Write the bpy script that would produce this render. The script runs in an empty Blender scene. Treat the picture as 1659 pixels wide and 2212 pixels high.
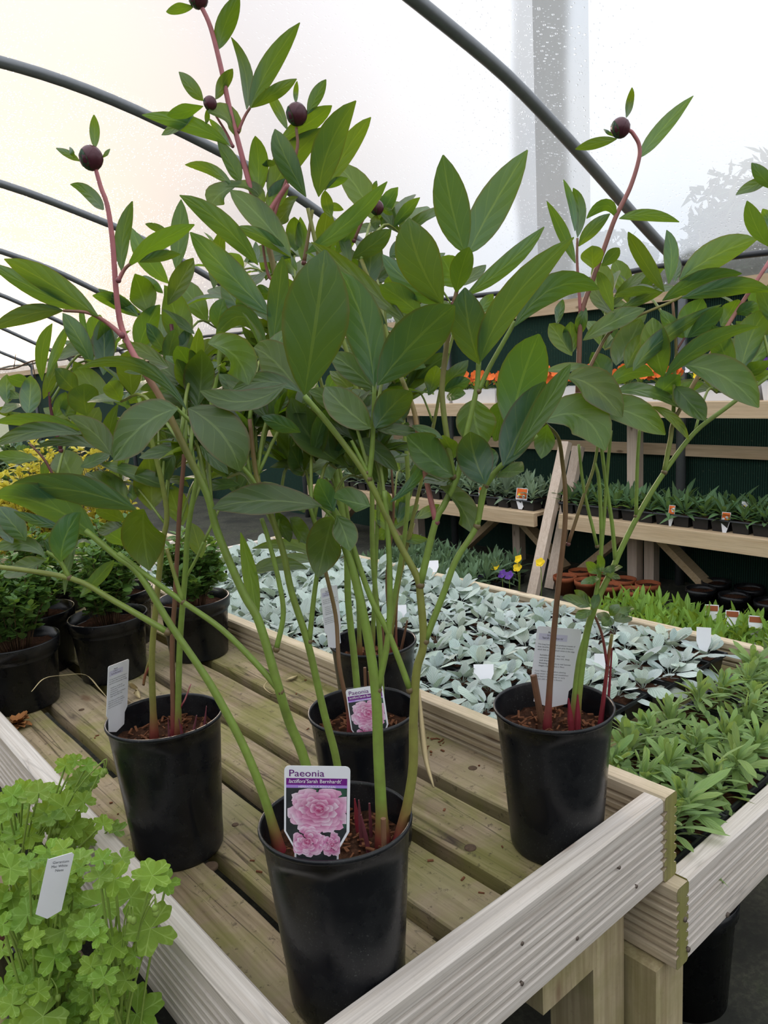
import bpy, math, random
from mathutils import Vector, Matrix, noise
random.seed(7)
S = bpy.context.scene
COL = S.collection
# ------------------------------------------------------------------ camera
PW, PH, FPX = 1659.0, 2212.0, 1660.0
CAM = Vector((0, 0, .78))
def cam_axes(yaw, pitch, roll):
    yaw, pitch, roll = map(math.radians, (yaw, pitch, roll))
    fwd = Vector((math.cos(yaw)*math.cos(pitch), math.sin(yaw)*math.cos(pitch), math.sin(pitch)))
    right = Vector((math.sin(yaw), -math.cos(yaw), 0)); up = right.cross(fwd)
    return right*math.cos(roll)+up*math.sin(roll), -right*math.sin(roll)+up*math.cos(roll), fwd
RT, UP, FW = cam_axes(49.979, -10.4295, -3.4691)
cd = bpy.data.cameras.new('camera'); co = bpy.data.objects.new('camera', cd); COL.objects.link(co)
cd.sensor_fit = 'VERTICAL'; cd.sensor_height = 36.0; cd.lens = FPX/PH*36.0; cd.clip_start = .02; cd.clip_end = 300
co.matrix_world = Matrix(((RT.x, UP.x, -FW.x, CAM.x), (RT.y, UP.y, -FW.y, CAM.y), (RT.z, UP.z, -FW.z, CAM.z), (0, 0, 0, 1)))
S.camera = co
# ------------------------------------------------------------------ world, sun, exposure
W = bpy.data.worlds.new('sky'); S.world = W; W.use_nodes = True
def build_world():                       # overcast dusk sky: brighter overhead than at the horizon, warm towards the low sun
    nt = W.node_tree; n = nt.nodes; l = nt.links; n.clear()
    out = n.new('ShaderNodeOutputWorld'); bg = n.new('ShaderNodeBackground')
    tc = n.new('ShaderNodeTexCoord'); nm = n.new('ShaderNodeVectorMath'); nm.operation = 'NORMALIZE'
    l.new(tc.outputs['Generated'], nm.inputs[0])
    def dot_range(v, a, b):
        dt = n.new('ShaderNodeVectorMath'); dt.operation = 'DOT_PRODUCT'; dt.inputs[1].default_value = Vector(v).normalized(); l.new(nm.outputs[0], dt.inputs[0])
        mr = n.new('ShaderNodeMapRange'); mr.interpolation_type = 'SMOOTHSTEP'; mr.inputs['From Min'].default_value = a; mr.inputs['From Max'].default_value = b
        l.new(dt.outputs['Value'], mr.inputs['Value']); return mr.outputs[0]
    def mix(f, A, B):
        m = n.new('ShaderNodeMix'); m.data_type = 'RGBA'; l.new(f, m.inputs['Factor'])
        for k, v in (('A', A), ('B', B)):
            if isinstance(v, tuple): m.inputs[k].default_value = (*v, 1)
            else: l.new(v, m.inputs[k])
        return m.outputs['Result']
    cl = n.new('ShaderNodeTexNoise'); cl.inputs['Scale'].default_value = 3.2; cl.inputs['Detail'].default_value = 5; l.new(nm.outputs[0], cl.inputs['Vector'])
    cr = n.new('ShaderNodeMapRange'); cr.inputs['From Min'].default_value = .38; cr.inputs['From Max'].default_value = .62; l.new(cl.outputs['Fac'], cr.inputs['Value'])
    c = mix(cr.outputs[0], (.80, .87, .97), (1.0, 1.0, 1.0))
    c = mix(dot_range(SUNV, .80, .975), c, (.62, .56, .54))            # greyer, pinkish cloud over the low sun
    c = mix(dot_range(SUNV, .955, .999), c, (1.25, .98, .68))      # the sun glowing through it
    sp = n.new('ShaderNodeSeparateXYZ'); l.new(nm.outputs[0], sp.inputs[0])
    el = n.new('ShaderNodeMapRange'); el.inputs['From Min'].default_value = 0; el.inputs['From Max'].default_value = 1
    el.inputs['To Min'].default_value = SKY_H; el.inputs['To Max'].default_value = SKY_Z; l.new(sp.outputs['Z'], el.inputs['Value'])
    l.new(el.outputs[0], bg.inputs['Strength']); l.new(c, bg.inputs['Color']); l.new(bg.outputs[0], out.inputs['Surface'])
SUNV = (RT*((15-PW/2)/FPX)-UP*((330-PH/2)/FPX)+FW).normalized()      # the low sun sits behind cloud here
SKY_H, SKY_Z = .50, 1.50
build_world()
sd = bpy.data.lights.new('sun', 'SUN'); sd.energy = 1.6; sd.angle = math.radians(16); sd.color = (1.0, .80, .62)
so = bpy.data.objects.new('sun', sd); COL.objects.link(so)
so.location = CAM+SUNV*60; so.rotation_euler = (-SUNV).to_track_quat('-Z', 'Y').to_euler()
vs = S.view_settings; vs.view_transform = 'Standard'; vs.look = 'None'; vs.gamma = 1; vs.use_curve_mapping = False; vs.exposure = .50
S.cycles.max_bounces = 10; S.cycles.transparent_max_bounces = 16; S.cycles.diffuse_bounces = 4; S.cycles.transmission_bounces = 6
# ------------------------------------------------------------------ pixel to point helpers (photo frame 1659 x 2212)
def ray(x, y): return RT*((x-PW/2)/FPX) - UP*((y-PH/2)/FPX) + FW
def atz(x, y, z): d = ray(x, y); return CAM + d*((z-CAM.z)/d.z)
def aty(x, y, Y): d = ray(x, y); return CAM + d*((Y-CAM.y)/d.y)
def atx(x, y, X): d = ray(x, y); return CAM + d*((X-CAM.x)/d.x)
HN = Vector((FW.x, FW.y, 0)).normalized()
HR = Vector((HN.y, -HN.x, 0))
def atplane(x, y, anchor, d=0.0):          # vertical plane through anchor, turned to the viewer, pushed back by d metres
    v = ray(x, y); return CAM + v*(((anchor-CAM).dot(HN)+d)/v.dot(HN))
# ------------------------------------------------------------------ node helpers
MATS = {}
class NT:
    def __init__(s, name):
        s.m = bpy.data.materials.new(name); s.m.use_nodes = True; s.t = s.m.node_tree; s.t.nodes.clear()
        s.out = s.new('ShaderNodeOutputMaterial'); MATS[name] = s.m
    def new(s, t, **kw):
        n = s.t.nodes.new(t)
        for k, v in kw.items():
            if hasattr(n, k) and k not in n.inputs: setattr(n, k, v)
            else: n.inputs[k].default_value = v
        return n
    def link(s, a, b): s.t.links.new(a, b)
    def coords(s, kind='Object', scale=(1, 1, 1), rnd=0.0):
        tc = s.new('ShaderNodeTexCoord'); mp = s.new('ShaderNodeMapping'); mp.inputs['Scale'].default_value = scale
        s.link(tc.outputs[kind], mp.inputs['Vector'])
        if rnd:
            oi = s.new('ShaderNodeObjectInfo'); mu = s.new('ShaderNodeMath', operation='MULTIPLY'); mu.inputs[1].default_value = rnd
            s.link(oi.outputs['Random'], mu.inputs[0]); cx = s.new('ShaderNodeCombineXYZ')
            for k in range(3): s.link(mu.outputs[0], cx.inputs[k])
            s.link(cx.outputs[0], mp.inputs['Location'])
        return mp.outputs['Vector']
    def noise(s, vec, scale, detail=4, rough=.55, dist=0.0):
        n = s.new('ShaderNodeTexNoise'); n.inputs['Scale'].default_value = scale; n.inputs['Detail'].default_value = detail
        n.inputs['Roughness'].default_value = rough; n.inputs['Distortion'].default_value = dist
        if vec is not None: s.link(vec, n.inputs['Vector'])
        return n.outputs['Fac']
    def ramp(s, fac, stops):
        r = s.new('ShaderNodeValToRGB'); e = r.color_ramp.elements
        while len(e) < len(stops): e.new(.5)
        for k, (p, c) in enumerate(stops):
            e[k].position = p; e[k].color = (c, c, c, 1) if isinstance(c, (int, float)) else (*c, 1)
        s.link(fac, r.inputs['Fac']); return r.outputs['Color']
    def mix(s, fac, a, b, mode='MIX'):
        m = s.new('ShaderNodeMix'); m.data_type = 'RGBA'; m.blend_type = mode
        for sock, v in ((m.inputs['Factor'], fac), (m.inputs['A'], a), (m.inputs['B'], b)):
            if isinstance(v, (int, float)): sock.default_value = v
            elif isinstance(v, tuple): sock.default_value = (*v, 1)
            else: s.link(v, sock)
        return m.outputs['Result']
    def bump(s, h, strength=.3, dist=.002):
        b = s.new('ShaderNodeBump'); b.inputs['Strength'].default_value = strength; b.inputs['Distance'].default_value = dist
        s.link(h, b.inputs['Height']); return b.outputs['Normal']
    def principled(s, col, rough=.6, spec=.4, normal=None, **kw):
        p = s.new('ShaderNodeBsdfPrincipled')
        if isinstance(col, tuple): p.inputs['Base Color'].default_value = (*col, 1)
        else: s.link(col, p.inputs['Base Color'])
        if isinstance(rough, (int, float)): p.inputs['Roughness'].default_value = rough
        else: s.link(rough, p.inputs['Roughness'])
        p.inputs['Specular IOR Level'].default_value = spec
        for k, v in kw.items(): p.inputs[k].default_value = v
        if normal is not None: s.link(normal, p.inputs['Normal'])
        return p.outputs[0]
    def done(s, sh): s.link(sh, s.out.inputs['Surface']); return s.m

def m_plain(name, col, rough=.6, spec=.3, var=0.0, nscale=30, bump=0.0, metallic=0.0):
    t = NT(name); c = col; v = t.coords('Object', rnd=5)
    f = t.noise(v, nscale)
    if var: c = t.mix(f, tuple(x*(1-var) for x in col), tuple(min(1, x*(1+var)) for x in col))
    return t.done(t.principled(c, rough, spec, t.bump(f, bump, .003) if bump else None, Metallic=metallic))

def m_wood(name, base, dark, axis, moss=0.0, dirt=0.0, rough=.75, grain=1.0, cracks=0.0):
    t = NT(name); sc = [55*grain]*3; sc[axis] = 2.2
    v = t.coords('Object', tuple(sc), rnd=9)
    g = t.noise(v, 1.0, 5, .6, .6)
    sc2 = [220*grain]*3; sc2[axis] = 6
    v2 = t.coords('Object', tuple(sc2), rnd=5); g2 = t.noise(v2, 1.0, 3)
    c = t.mix(t.ramp(g, [(.32, 0.0), (.62, 1.0)]), dark, base)
    c = t.mix(t.ramp(g2, [(.3, .35), (.6, 0.0)]), c, tuple(x*.62 for x in dark))
    vo = t.coords('Object', (1, 1, 1), rnd=13)
    if cracks:
        cs = [14.0]*3; cs[axis] = .7; g3 = t.noise(t.coords('Object', tuple(cs), rnd=17), 1.0, 3, .5, .5)
        c = t.mix(t.ramp(g3, [(.485, 0.0), (.5, cracks), (.515, 0.0)]), c, (.045, .03, .02))
        g4 = t.noise(t.coords('Object', tuple(q*2.3 for q in cs), rnd=19), 1.0, 2, .5, .3)
        c = t.mix(t.ramp(g4, [(.42, 0.0), (.428, cracks*.7), (.436, 0.0)]), c, (.05, .035, .02))
    if moss:
        mm = t.noise(vo, 7.0, 6, .65, .3)
        c = t.mix(t.ramp(mm, [(.42, 0.0), (.60, moss)]), c, (.20, .20, .045))
        m2 = t.noise(vo, 3.1, 4, .6)
        c = t.mix(t.ramp(m2, [(.50, 0.0), (.64, moss*.6)]), c, (.36, .29, .21))
    if dirt:
        d = t.noise(vo, 60, 5, .75)
        c = t.mix(t.ramp(d, [(.59, 0.0), (.65, dirt*.8)]), c, (.05, .035, .022))
        d2 = t.noise(vo, 11, 6, .7)
        c = t.mix(t.ramp(d2, [(.55, 0.0), (.75, dirt*.6)]), c, (.13, .10, .065))
    vk = t.new('ShaderNodeTexVoronoi'); ks = [9.0]*3; ks[axis] = 3.2
    t.link(t.coords('Object', tuple(ks), rnd=21), vk.inputs['Vector']); vk.inputs['Scale'].default_value = 1.0
    c = t.mix(t.ramp(vk.outputs['Distance'], [(.05, .75), (.11, 0.0)]), c, (.16, .085, .045))
    h = t.mix(.5, g, g2)
    return t.done(t.principled(c, rough, .25, t.bump(h, .35, .0015)))

def m_leaf(name, top, under, trans, tfac=.35, rough=.42, spec=.45, veins=7.0, vein_col=None, edge=None, bumps=.5, fuzz=0.0):
    t = NT(name); oi = t.new('ShaderNodeObjectInfo')
    ge = t.new('ShaderNodeNewGeometry')
    c = t.mix(ge.outputs['Backfacing'], top, under)
    uv = t.new('ShaderNodeUVMap'); sp = t.new('ShaderNodeSeparateXYZ'); t.link(uv.outputs['UV'], sp.inputs[0])
    def math(op, a, b=None):
        n = t.new('ShaderNodeMath', operation=op)
        for k, q in enumerate((a, b)):
            if q is None: continue
            if isinstance(q, (int, float)): n.inputs[k].default_value = q
            else: t.link(q, n.inputs[k])
        return n.outputs[0]
    u = math('ABSOLUTE', math('SUBTRACT', math('MULTIPLY', sp.outputs['X'], 2.0), 1.0))
    ph = math('SUBTRACT', math('MULTIPLY', sp.outputs['Y'], veins), math('MULTIPLY', math('POWER', u, .75), veins*.38))
    fr = math('ABSOLUTE', math('SUBTRACT', math('FRACT', ph), .5))
    side = math('MULTIPLY', math('GREATER_THAN', .035, fr), math('LESS_THAN', u, .88))
    mid = math('LESS_THAN', u, .055)
    vn = math('MAXIMUM', math('MULTIPLY', side, .5), mid)
    n1 = t.noise(t.coords('Object', rnd=4), 18, 4)
    c = t.mix(t.ramp(n1, [(.35, 0.0), (.7, .30)]), c, tuple(x*1.5 for x in top))
    c = t.mix(math('MULTIPLY', vn, .8), c, vein_col or tuple(min(1, x*2.2+.03) for x in under))
    if edge: c = t.mix(t.ramp(u, [(.86, 0.0), (.97, .55)]), c, edge)
    c = t.mix(1.0, c, oi.outputs['Color'], 'MULTIPLY')
    # relief between the veins
    w = math('ABSOLUTE', math('SUBTRACT', fr, .25))
    hgt = math('ADD', math('MULTIPLY', vn, -.8), math('MULTIPLY', fr, 1.6))
    nrm = t.bump(hgt, bumps, .0016)
    p = t.principled(c, rough, spec, nrm)
    if fuzz:
        pn = [x for x in t.t.nodes if x.type == 'BSDF_PRINCIPLED'][0]; pn.inputs['Sheen Weight'].default_value = fuzz; pn.inputs['Sheen Roughness'].default_value = .4
    tr = t.new('ShaderNodeBsdfTranslucent'); tc = t.mix(1.0, tuple(trans), oi.outputs['Color'], 'MULTIPLY'); t.link(tc, tr.inputs['Color'])
    ms = t.new('ShaderNodeMixShader'); ms.inputs[0].default_value = tfac; t.link(p, ms.inputs[1]); t.link(tr.outputs[0], ms.inputs[2])
    return t.done(ms.outputs[0])

def m_vcol(name, rough=.5, spec=.4, bump=0.0):
    t = NT(name); a = t.new('ShaderNodeVertexColor', layer_name='Col')
    f = t.noise(t.coords('Object'), 60)
    c = t.mix(t.ramp(f, [(.3, .25), (.6, 0.0)]), a.outputs['Color'], (.10, .05, .03))
    return t.done(t.principled(c, rough, spec, t.bump(f, bump, .001) if bump else None))

m_leaf('peony_leaf', (.028, .092, .052), (.058, .104, .028), (.23, .36, .010), .36, .34, .5, 4.6, (.15, .23, .075), (.13, .035, .025), .30)
m_leaf('stachys_leaf', (.45, .53, .485), (.31, .41, .31), (.50, .62, .42), .16, .85, .15, 8, (.62, .70, .65), None, .8, .35)
m_leaf('rockcress_leaf', (.19, .30, .095), (.23, .33, .14), (.42, .56, .10), .28, .6, .25, 5, (.22, .34, .15), None, .4, .15)
m_leaf('geranium_leaf', (.145, .265, .035), (.19, .30, .06), (.48, .60, .03), .30, .55, .25, 1, (.30, .46, .12), None, .2, .1)
m_leaf('box_leaf', (.10, .205, .045), (.11, .18, .06), (.25, .4, .04), .3, .35, .5, 3, (.08, .15, .05))
m_leaf('gold_leaf', (.58, .52, .06), (.55, .50, .10), (.8, .7, .08), .35, .45, .4, 3, (.6, .55, .1))
m_leaf('dark_leaf', (.06, .12, .055), (.10, .16, .08), (.2, .32, .05), .25, .5, .3, 4)
m_leaf('grey_leaf', (.16, .22, .15), (.2, .26, .19), (.3, .4, .2), .25, .7, .2, 4)
m_leaf('bright_leaf', (.17, .30, .05), (.2, .33, .08), (.45, .6, .06), .32, .5, .3, 4)
m_leaf('tree_leaf', (.032, .056, .030), (.045, .07, .040), (.1, .15, .06), .2, .7, .1, 3)
m_vcol('peony_stem', .42, .45, .15)
m_vcol('painted', .5, .35)
m_vcol('print', .42, .4)
m_plain('bud', (.085, .016, .028), .38, .5, .45, 40, .3)
m_plain('stalk_green', (.22, .32, .06), .5, .35, .2)
m_plain('stalk_brown', (.11, .065, .035), .7, .2, .3)
m_plain('tray_plastic', (.012, .013, .016), .35, .5, .3, 60)
m_plain('white_plastic', (.78, .78, .80), .4, .4, .03)
m_plain('tag_plastic', (.80, .80, .83), .35, .45, .02)
m_plain('terracotta', (.30, .085, .035), .75, .2, .2)
m_plain('steel', (.175, .185, .195), .38, .5, .12, 40, .05, .55)
m_plain('black_pipe', (.02, .022, .026), .35, .5, .2)
m_plain('zinc', (.35, .37, .38), .4, .5, .15, 60, 0, .7)
m_plain('straw', (.55, .44, .24), .7, .2, .25)
m_plain('wilted', (.30, .13, .045), .8, .15, .5, 60, .6)
m_plain('bark', (.17, .070, .035), .9, .1, .7, 120, .5)
m_plain('nail', (.13, .10, .08), .6, .3, .3)
m_plain('knot', (.10, .065, .04), .8, .2, .5, 160)
m_plain('orange_petal', (.85, .16, .03), .6, .2, .3)
m_plain('violet_petal', (.13, .05, .30), .6, .2, .4)
m_plain('white_petal', (.80, .78, .80), .6, .2, .1)
m_plain('yellow_petal', (.90, .62, .02), .6, .2, .15)
m_plain('ink_purple', (.13, .012, .17), .45, .3)
m_plain('ink_white', (.9, .9, .9), .45, .3)
m_plain('ink_black', (.03, .03, .035), .5, .3)
m_plain('ink_grey', (.10, .10, .12), .5, .3)
m_plain('stripe_purple', (.17, .016, .22), .4, .4)
m_plain('stripe_lilac', (.42, .25, .68), .4, .4)
m_plain('print_dark', (.030, .034, .036), .4, .4, .6, 90)
m_plain('trunk', (.10, .08, .06), .9, .1, .4)
m_plain('concrete', (.36, .36, .35), .85, .2, .1, 8)
def m_pot():
    t = NT('black_plastic'); v = t.coords('Object', rnd=3); d = t.noise(v, 420, 3, .6); g = t.noise(v, 14, 5, .6)
    dust = t.mix(t.ramp(g, [(.45, 0.0), (.65, 1.0)]), (0, 0, 0), t.ramp(d, [(.60, 0.0), (.72, .55)]))
    c = t.mix(dust, (.006, .0065, .0085), (.16, .16, .15)); film = t.ramp(g, [(.4, 0.0), (.75, .05)]); c = t.mix(film, c, (.30, .30, .28))
    return t.done(t.principled(c, t.ramp(g, [(.35, .20), (.7, .42)]), .32))
m_pot()
m_wood('slat_wood', (.39, .30, .19), (.18, .13, .068), 1, .62, .75, .8, 1.0, .95)
m_wood('rail_wood_y', (.66, .55, .40), (.47, .37, .25), 1, .22, .12, .7)
m_wood('rail_wood_x', (.68, .62, .56), (.53, .465, .40), 0, .03, .07, .63, 2.2, .25)
m_wood('rail_wood_pale', (.68, .62, .56), (.53, .465, .40), 1, .03, .07, .63, 2.2, .25)
m_wood('end_grain', (.30, .28, .08), (.18, .17, .045), 2, .5, .3, .85)
m_wood('post_wood', (.50, .41, .25), (.34, .26, .15), 2, .35, .15)
m_wood('shelf_wood', (.70, .53, .35), (.58, .41, .25), 1, .0, .05, .6)
m_wood('shelf_wood_x', (.62, .46, .29), (.50, .35, .20), 0, .0, .05, .6)
m_wood('timber', (.74, .60, .49), (.62, .48, .37), 2, .0, .05, .6)

def m_soil():
    t = NT('soil'); v = t.coords('Object'); f = t.noise(v, 110, 6, .75); g = t.noise(v, 35, 4)
    c = t.ramp(f, [(.3, (.020, .010, .007)), (.52, (.095, .040, .022)), (.72, (.22, .11, .062))])
    c = t.mix(t.ramp(g, [(.4, .5), (.65, 0.0)]), c, (.03, .016, .011))
    return t.done(t.principled(c, .95, .1, t.bump(f, 1.0, .006)))
m_soil()
def m_film():
    t = NT('polythene'); v = t.coords('Object')
    vo = t.new('ShaderNodeTexVoronoi'); vo.inputs['Scale'].default_value = 34; t.link(v, vo.inputs['Vector'])
    msk = t.noise(v, 1.3, 3)
    drop = t.ramp(vo.outputs['Distance'], [(.13, 1.0), (.22, 0.0)])
    drop = t.mix(t.ramp(msk, [(.36, 0.0), (.52, 1.0)]), (0, 0, 0), drop)
    vs_ = t.new('ShaderNodeTexVoronoi'); vs_.inputs['Scale'].default_value = 70; t.link(v, vs_.inputs['Vector'])
    d2 = t.ramp(vs_.outputs['Distance'], [(.10, .8), (.18, 0.0)])
    d2 = t.mix(t.ramp(t.noise(v, 2.1, 3), [(.45, 0.0), (.62, 1.0)]), (0, 0, 0), d2)
    h = t.mix(1.0, drop, d2, 'ADD')
    nrm = t.bump(h, .9, .006)
    tp = t.new('ShaderNodeBsdfTransparent'); tp.inputs['Color'].default_value = (.97, .98, 1, 1)
    tr = t.new('ShaderNodeBsdfTranslucent'); tr.inputs['Color'].default_value = (.96, .97, 1, 1)
    rf = t.new('ShaderNodeBsdfRefraction'); rf.inputs['IOR'].default_value = 1.12; rf.inputs['Roughness'].default_value = .22; t.link(nrm, rf.inputs['Normal'])
    a = t.new('ShaderNodeMixShader'); a.inputs[0].default_value = .22; t.link(rf.outputs[0], a.inputs[1]); t.link(tr.outputs[0], a.inputs[2])
    b = t.new('ShaderNodeMixShader'); t.link(a.outputs[0], b.inputs[1]); t.link(tp.outputs[0], b.inputs[2])
    fac = t.mix(h, (.40, .40, .40), (.05, .05, .05)); t.link(fac, b.inputs[0])
    gl = t.new('ShaderNodeBsdfGlossy'); gl.inputs['Roughness'].default_value = .25; t.link(nrm, gl.inputs['Normal'])
    c = t.new('ShaderNodeMixShader'); c.inputs[0].default_value = .05; t.link(b.outputs[0], c.inputs[1]); t.link(gl.outputs[0], c.inputs[2])
    return t.done(c.outputs[0])
m_film()
def m_net():
    t = NT('netting'); v = t.coords('Object')
    w = t.new('ShaderNodeTexWave'); w.bands_direction = 'Y'; w.inputs['Scale'].default_value = 22; w.inputs['Distortion'].default_value = 1.2; w.inputs['Detail'].default_value = 2; t.link(v, w.inputs['Vector'])
    n = t.noise(v, 45, 3)
    c = t.mix(w.outputs['Fac'], (.006, .018, .013), (.022, .060, .042)); c = t.mix(t.ramp(n, [(.62, 0.0), (.72, .5)]), c, (.07, .09, .05))
    return t.done(t.principled(c, .8, .15, t.bump(w.outputs['Fac'], .4, .004)))
m_net()
def m_ground():
    t = NT('ground'); v = t.coords('Object'); f = t.noise(v, 3.5, 6, .65); g = t.noise(v, 60, 4, .7)
    c = t.ramp(f, [(.35, (.035, .037, .030)), (.55, (.085, .085, .062)), (.7, (.075, .095, .045))])
    c = t.mix(t.ramp(g, [(.45, .6), (.65, 0.0)]), c, (.03, .03, .026))
    return t.done(t.principled(c, .85, .2, t.bump(g, .5, .004)))
m_ground()
m_plain('grass_ground', (.10, .14, .07), .95, .1, .4, 2)
# ------------------------------------------------------------------ object helpers
def wpos(o):
    v = Vector((0, 0, 0))
    while o is not None: v += o.location; o = o.parent
    return v
def tag(o, label=None, cat=None, group=None, kind=None):
    if label: o['label'] = label
    if cat: o['category'] = cat
    if group: o['group'] = group
    if kind: o['kind'] = kind
    return o
def empty(name, loc, label, cat, group=None):
    o = bpy.data.objects.new(name, None); COL.objects.link(o); o.location = loc; o.empty_display_size = .02
    return tag(o, label, cat, group)
class MB:                                     # mesh collector, world coordinates
    def __init__(s): s.v = []; s.f = []; s.uv = {}; s.c = {}
    def add(s, verts, faces, uvs=None, cols=None):
        b = len(s.v); s.v += [Vector(p) for p in verts]; s.f += [tuple(i+b for i in f) for f in faces]
        if uvs:
            for i, u in enumerate(uvs): s.uv[b+i] = u
        if cols:
            for i, c in enumerate(cols): s.c[b+i] = c
        return s
    def box(s, lo, hi, col=None):
        x0, y0, z0 = lo; x1, y1, z1 = hi
        v = [(x0, y0, z0), (x1, y0, z0), (x1, y1, z0), (x0, y1, z0), (x0, y0, z1), (x1, y0, z1), (x1, y1, z1), (x0, y1, z1)]
        return s.add(v, [(0, 3, 2, 1), (4, 5, 6, 7), (0, 1, 5, 4), (1, 2, 6, 5), (2, 3, 7, 6), (3, 0, 4, 7)], cols=[col]*8 if col else None)
    def bar(s, a, b, w, h, up=Vector((0, 0, 1)), col=None):     # rectangular beam from a to b
        a = Vector(a); b = Vector(b); t = (b-a).normalized(); sd = t.cross(up).normalized(); u = sd.cross(t)
        v = [p+sd*(i*w/2)+u*(j*h/2) for p in (a, b) for i, j in ((-1, -1), (1, -1), (1, 1), (-1, 1))]
        return s.add(v, [(0, 1, 2, 3), (7, 6, 5, 4), (0, 4, 5, 1), (1, 5, 6, 2), (2, 6, 7, 3), (3, 7, 4, 0)], cols=[col]*8 if col else None)
    def tube(s, pts, radii, n=8, cols=None, cap=True):
        pts = [Vector(p) for p in pts]; m = len(pts)
        if isinstance(radii, (int, float)): radii = [radii]*m
        v = []; cc = []; prev = None
        for i, p in enumerate(pts):
            t = (pts[min(i+1, m-1)]-pts[max(i-1, 0)])
            t = t.normalized() if t.length > 1e-9 else Vector((0, 0, 1))
            if prev is None:
                prev = t.orthogonal().normalized()
            prev = (prev - t*prev.dot(t)).normalized(); q = t.cross(prev)
            for k in range(n):
                a = 2*math.pi*k/n; v.append(p+(prev*math.cos(a)+q*math.sin(a))*radii[i])
                if cols: cc.append(cols[i])
        f = [(i*n+k, i*n+(k+1) % n, (i+1)*n+(k+1) % n, (i+1)*n+k) for i in range(m-1) for k in range(n)]
        if cap: f += [tuple(range(n-1, -1, -1)), tuple((m-1)*n+k for k in range(n))]
        return s.add(v, f, cols=cc if cols else None)
    def lathe(s, prof, c, n=40, col=None):
        c = Vector(c); v = [c+Vector((r*math.cos(2*math.pi*k/n), r*math.sin(2*math.pi*k/n), z)) for r, z in prof for k in range(n)]
        f = [(i*n+k, i*n+(k+1) % n, (i+1)*n+(k+1) % n, (i+1)*n+k) for i in range(len(prof)-1) for k in range(n)]
        return s.add(v, f, cols=[col]*len(v) if col else None)
    def ball(s, c, r, nu=12, nv=8, sq=(1, 1, 1), axis=None, col=None):
        c = Vector(c); v = []; q = Vector((0, 0, 1)).rotation_difference(axis) if axis is not None else None
        for j in range(nv+1):
            th = math.pi*j/nv
            for k in range(nu):
                a = 2*math.pi*k/nu; p = Vector((math.sin(th)*math.cos(a)*sq[0], math.sin(th)*math.sin(a)*sq[1], math.cos(th)*sq[2]))*r
                v.append(c+(q @ p if q else p))
        f = [(j*nu+k, (j+1)*nu+k, (j+1)*nu+(k+1) % nu, j*nu+(k+1) % nu) for j in range(nv) for k in range(nu)]
        return s.add(v, f, cols=[col]*len(v) if col else None)
    def mesh(s, name, off=Vector((0, 0, 0)), smooth=True):
        me = bpy.data.meshes.new(name); me.from_pydata([tuple(p-off) for p in s.v], [], s.f)
        if s.uv:
            ul = me.uv_layers.new(name='UVMap')
            for lp in me.loops: ul.data[lp.index].uv = s.uv.get(lp.vertex_index, (.3, .5))
        if s.c:
            ca = me.color_attributes.new('Col', 'FLOAT_COLOR', 'POINT')
            for i in range(len(s.v)): ca.data[i].color = (*s.c.get(i, (.2, .2, .2)), 1)
        if smooth: me.shade_smooth()
        me.update(); return me
    def obj(s, name, mat, parent=None, loc=None, smooth=True, **kw):
        base = wpos(parent) if parent else Vector((0, 0, 0)); l = Vector(loc) if loc is not None else base
        me = s.mesh(name, l, smooth); me.materials.append(MATS[mat])
        o = bpy.data.objects.new(name, me); COL.objects.link(o); o.parent = parent; o.location = l-base
        return tag(o, **kw)
def put(name, me, mat, parent, loc, rot=(0, 0, 0), sc=(1, 1, 1)):     # shared mesh, local placement
    o = bpy.data.objects.new(name, me); COL.objects.link(o); o.parent = parent; o.location = loc; o.rotation_euler = rot
    o.scale = (sc, sc, sc) if isinstance(sc, (int, float)) else sc
    if not me.materials: me.materials.append(MATS[mat])
    return o
def catmull(pts, n=6):
    pts = [Vector(p) for p in pts]; P = [pts[0]*2-pts[1]]+pts+[pts[-1]*2-pts[-2]]; out = []
    for i in range(1, len(P)-2):
        a, b, c, d = P[i-1], P[i], P[i+1], P[i+2]
        for k in range(n):
            t = k/n; out.append(.5*((2*b)+(c-a)*t+(2*a-5*b+4*c-d)*t*t+(3*b-a-3*c+d)*t**3))
    out.append(pts[-1]); return out
def R(a, b): return random.uniform(a, b)
# ------------------------------------------------------------------ the tunnel
GZ = -.72
f = MB(); f.box((-2.85, -4, GZ-.06), (4.68, 18, GZ)).obj('floor', 'ground', kind='structure', smooth=False)
f = MB(); f.box((-60, -40, GZ-.16), (60, 90, GZ-.08)).obj('ground', 'grass_ground', smooth=False, kind='structure')
half = [(4.62, 1.20), (4.585, 1.27), (4.50, 1.335), (4.30, 1.43), (4.02, 1.57), (3.68, 1.75), (3.33, 1.925), (3.0, 2.075), (2.62, 2.205), (2.12, 2.355), (1.72, 2.44), (1.36, 2.48), (.9, 2.505)]
hp = [Vector((x, 0, z)) for x, z in half]; hp = catmull(hp, 3)
arch = hp + [Vector((1.8-p.x, 0, p.z)) for p in reversed(hp[:-1])]
def skin():
    m = MB(); v = []; ys = (-4, 18)
    prof = [Vector((4.66, 0, 1.10))]+[p+Vector((.03 if p.x > 4 else 0, 0, .042)) for p in arch]+[Vector((-2.86, 0, 1.10))]
    for y in ys: v += [Vector((p.x, y, p.z)) for p in prof]
    n = len(prof); m.add(v, [(i, i+1, n+i+1, n+i) for i in range(n-1)])
    m.obj('ceiling', 'polythene', kind='structure', label='taut clear polythene tunnel skin beaded with condensation')
    for nm, y in (('wall_far', 18), ('wall_near', -4)):
        e = MB(); e.add([Vector((p.x, y, p.z)) for p in prof]+[Vector((-2.86, y, GZ)), Vector((4.66, y, GZ))], [tuple(range(n+2))])
        e.obj(nm, 'polythene', kind='structure', smooth=False)
skin()
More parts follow.
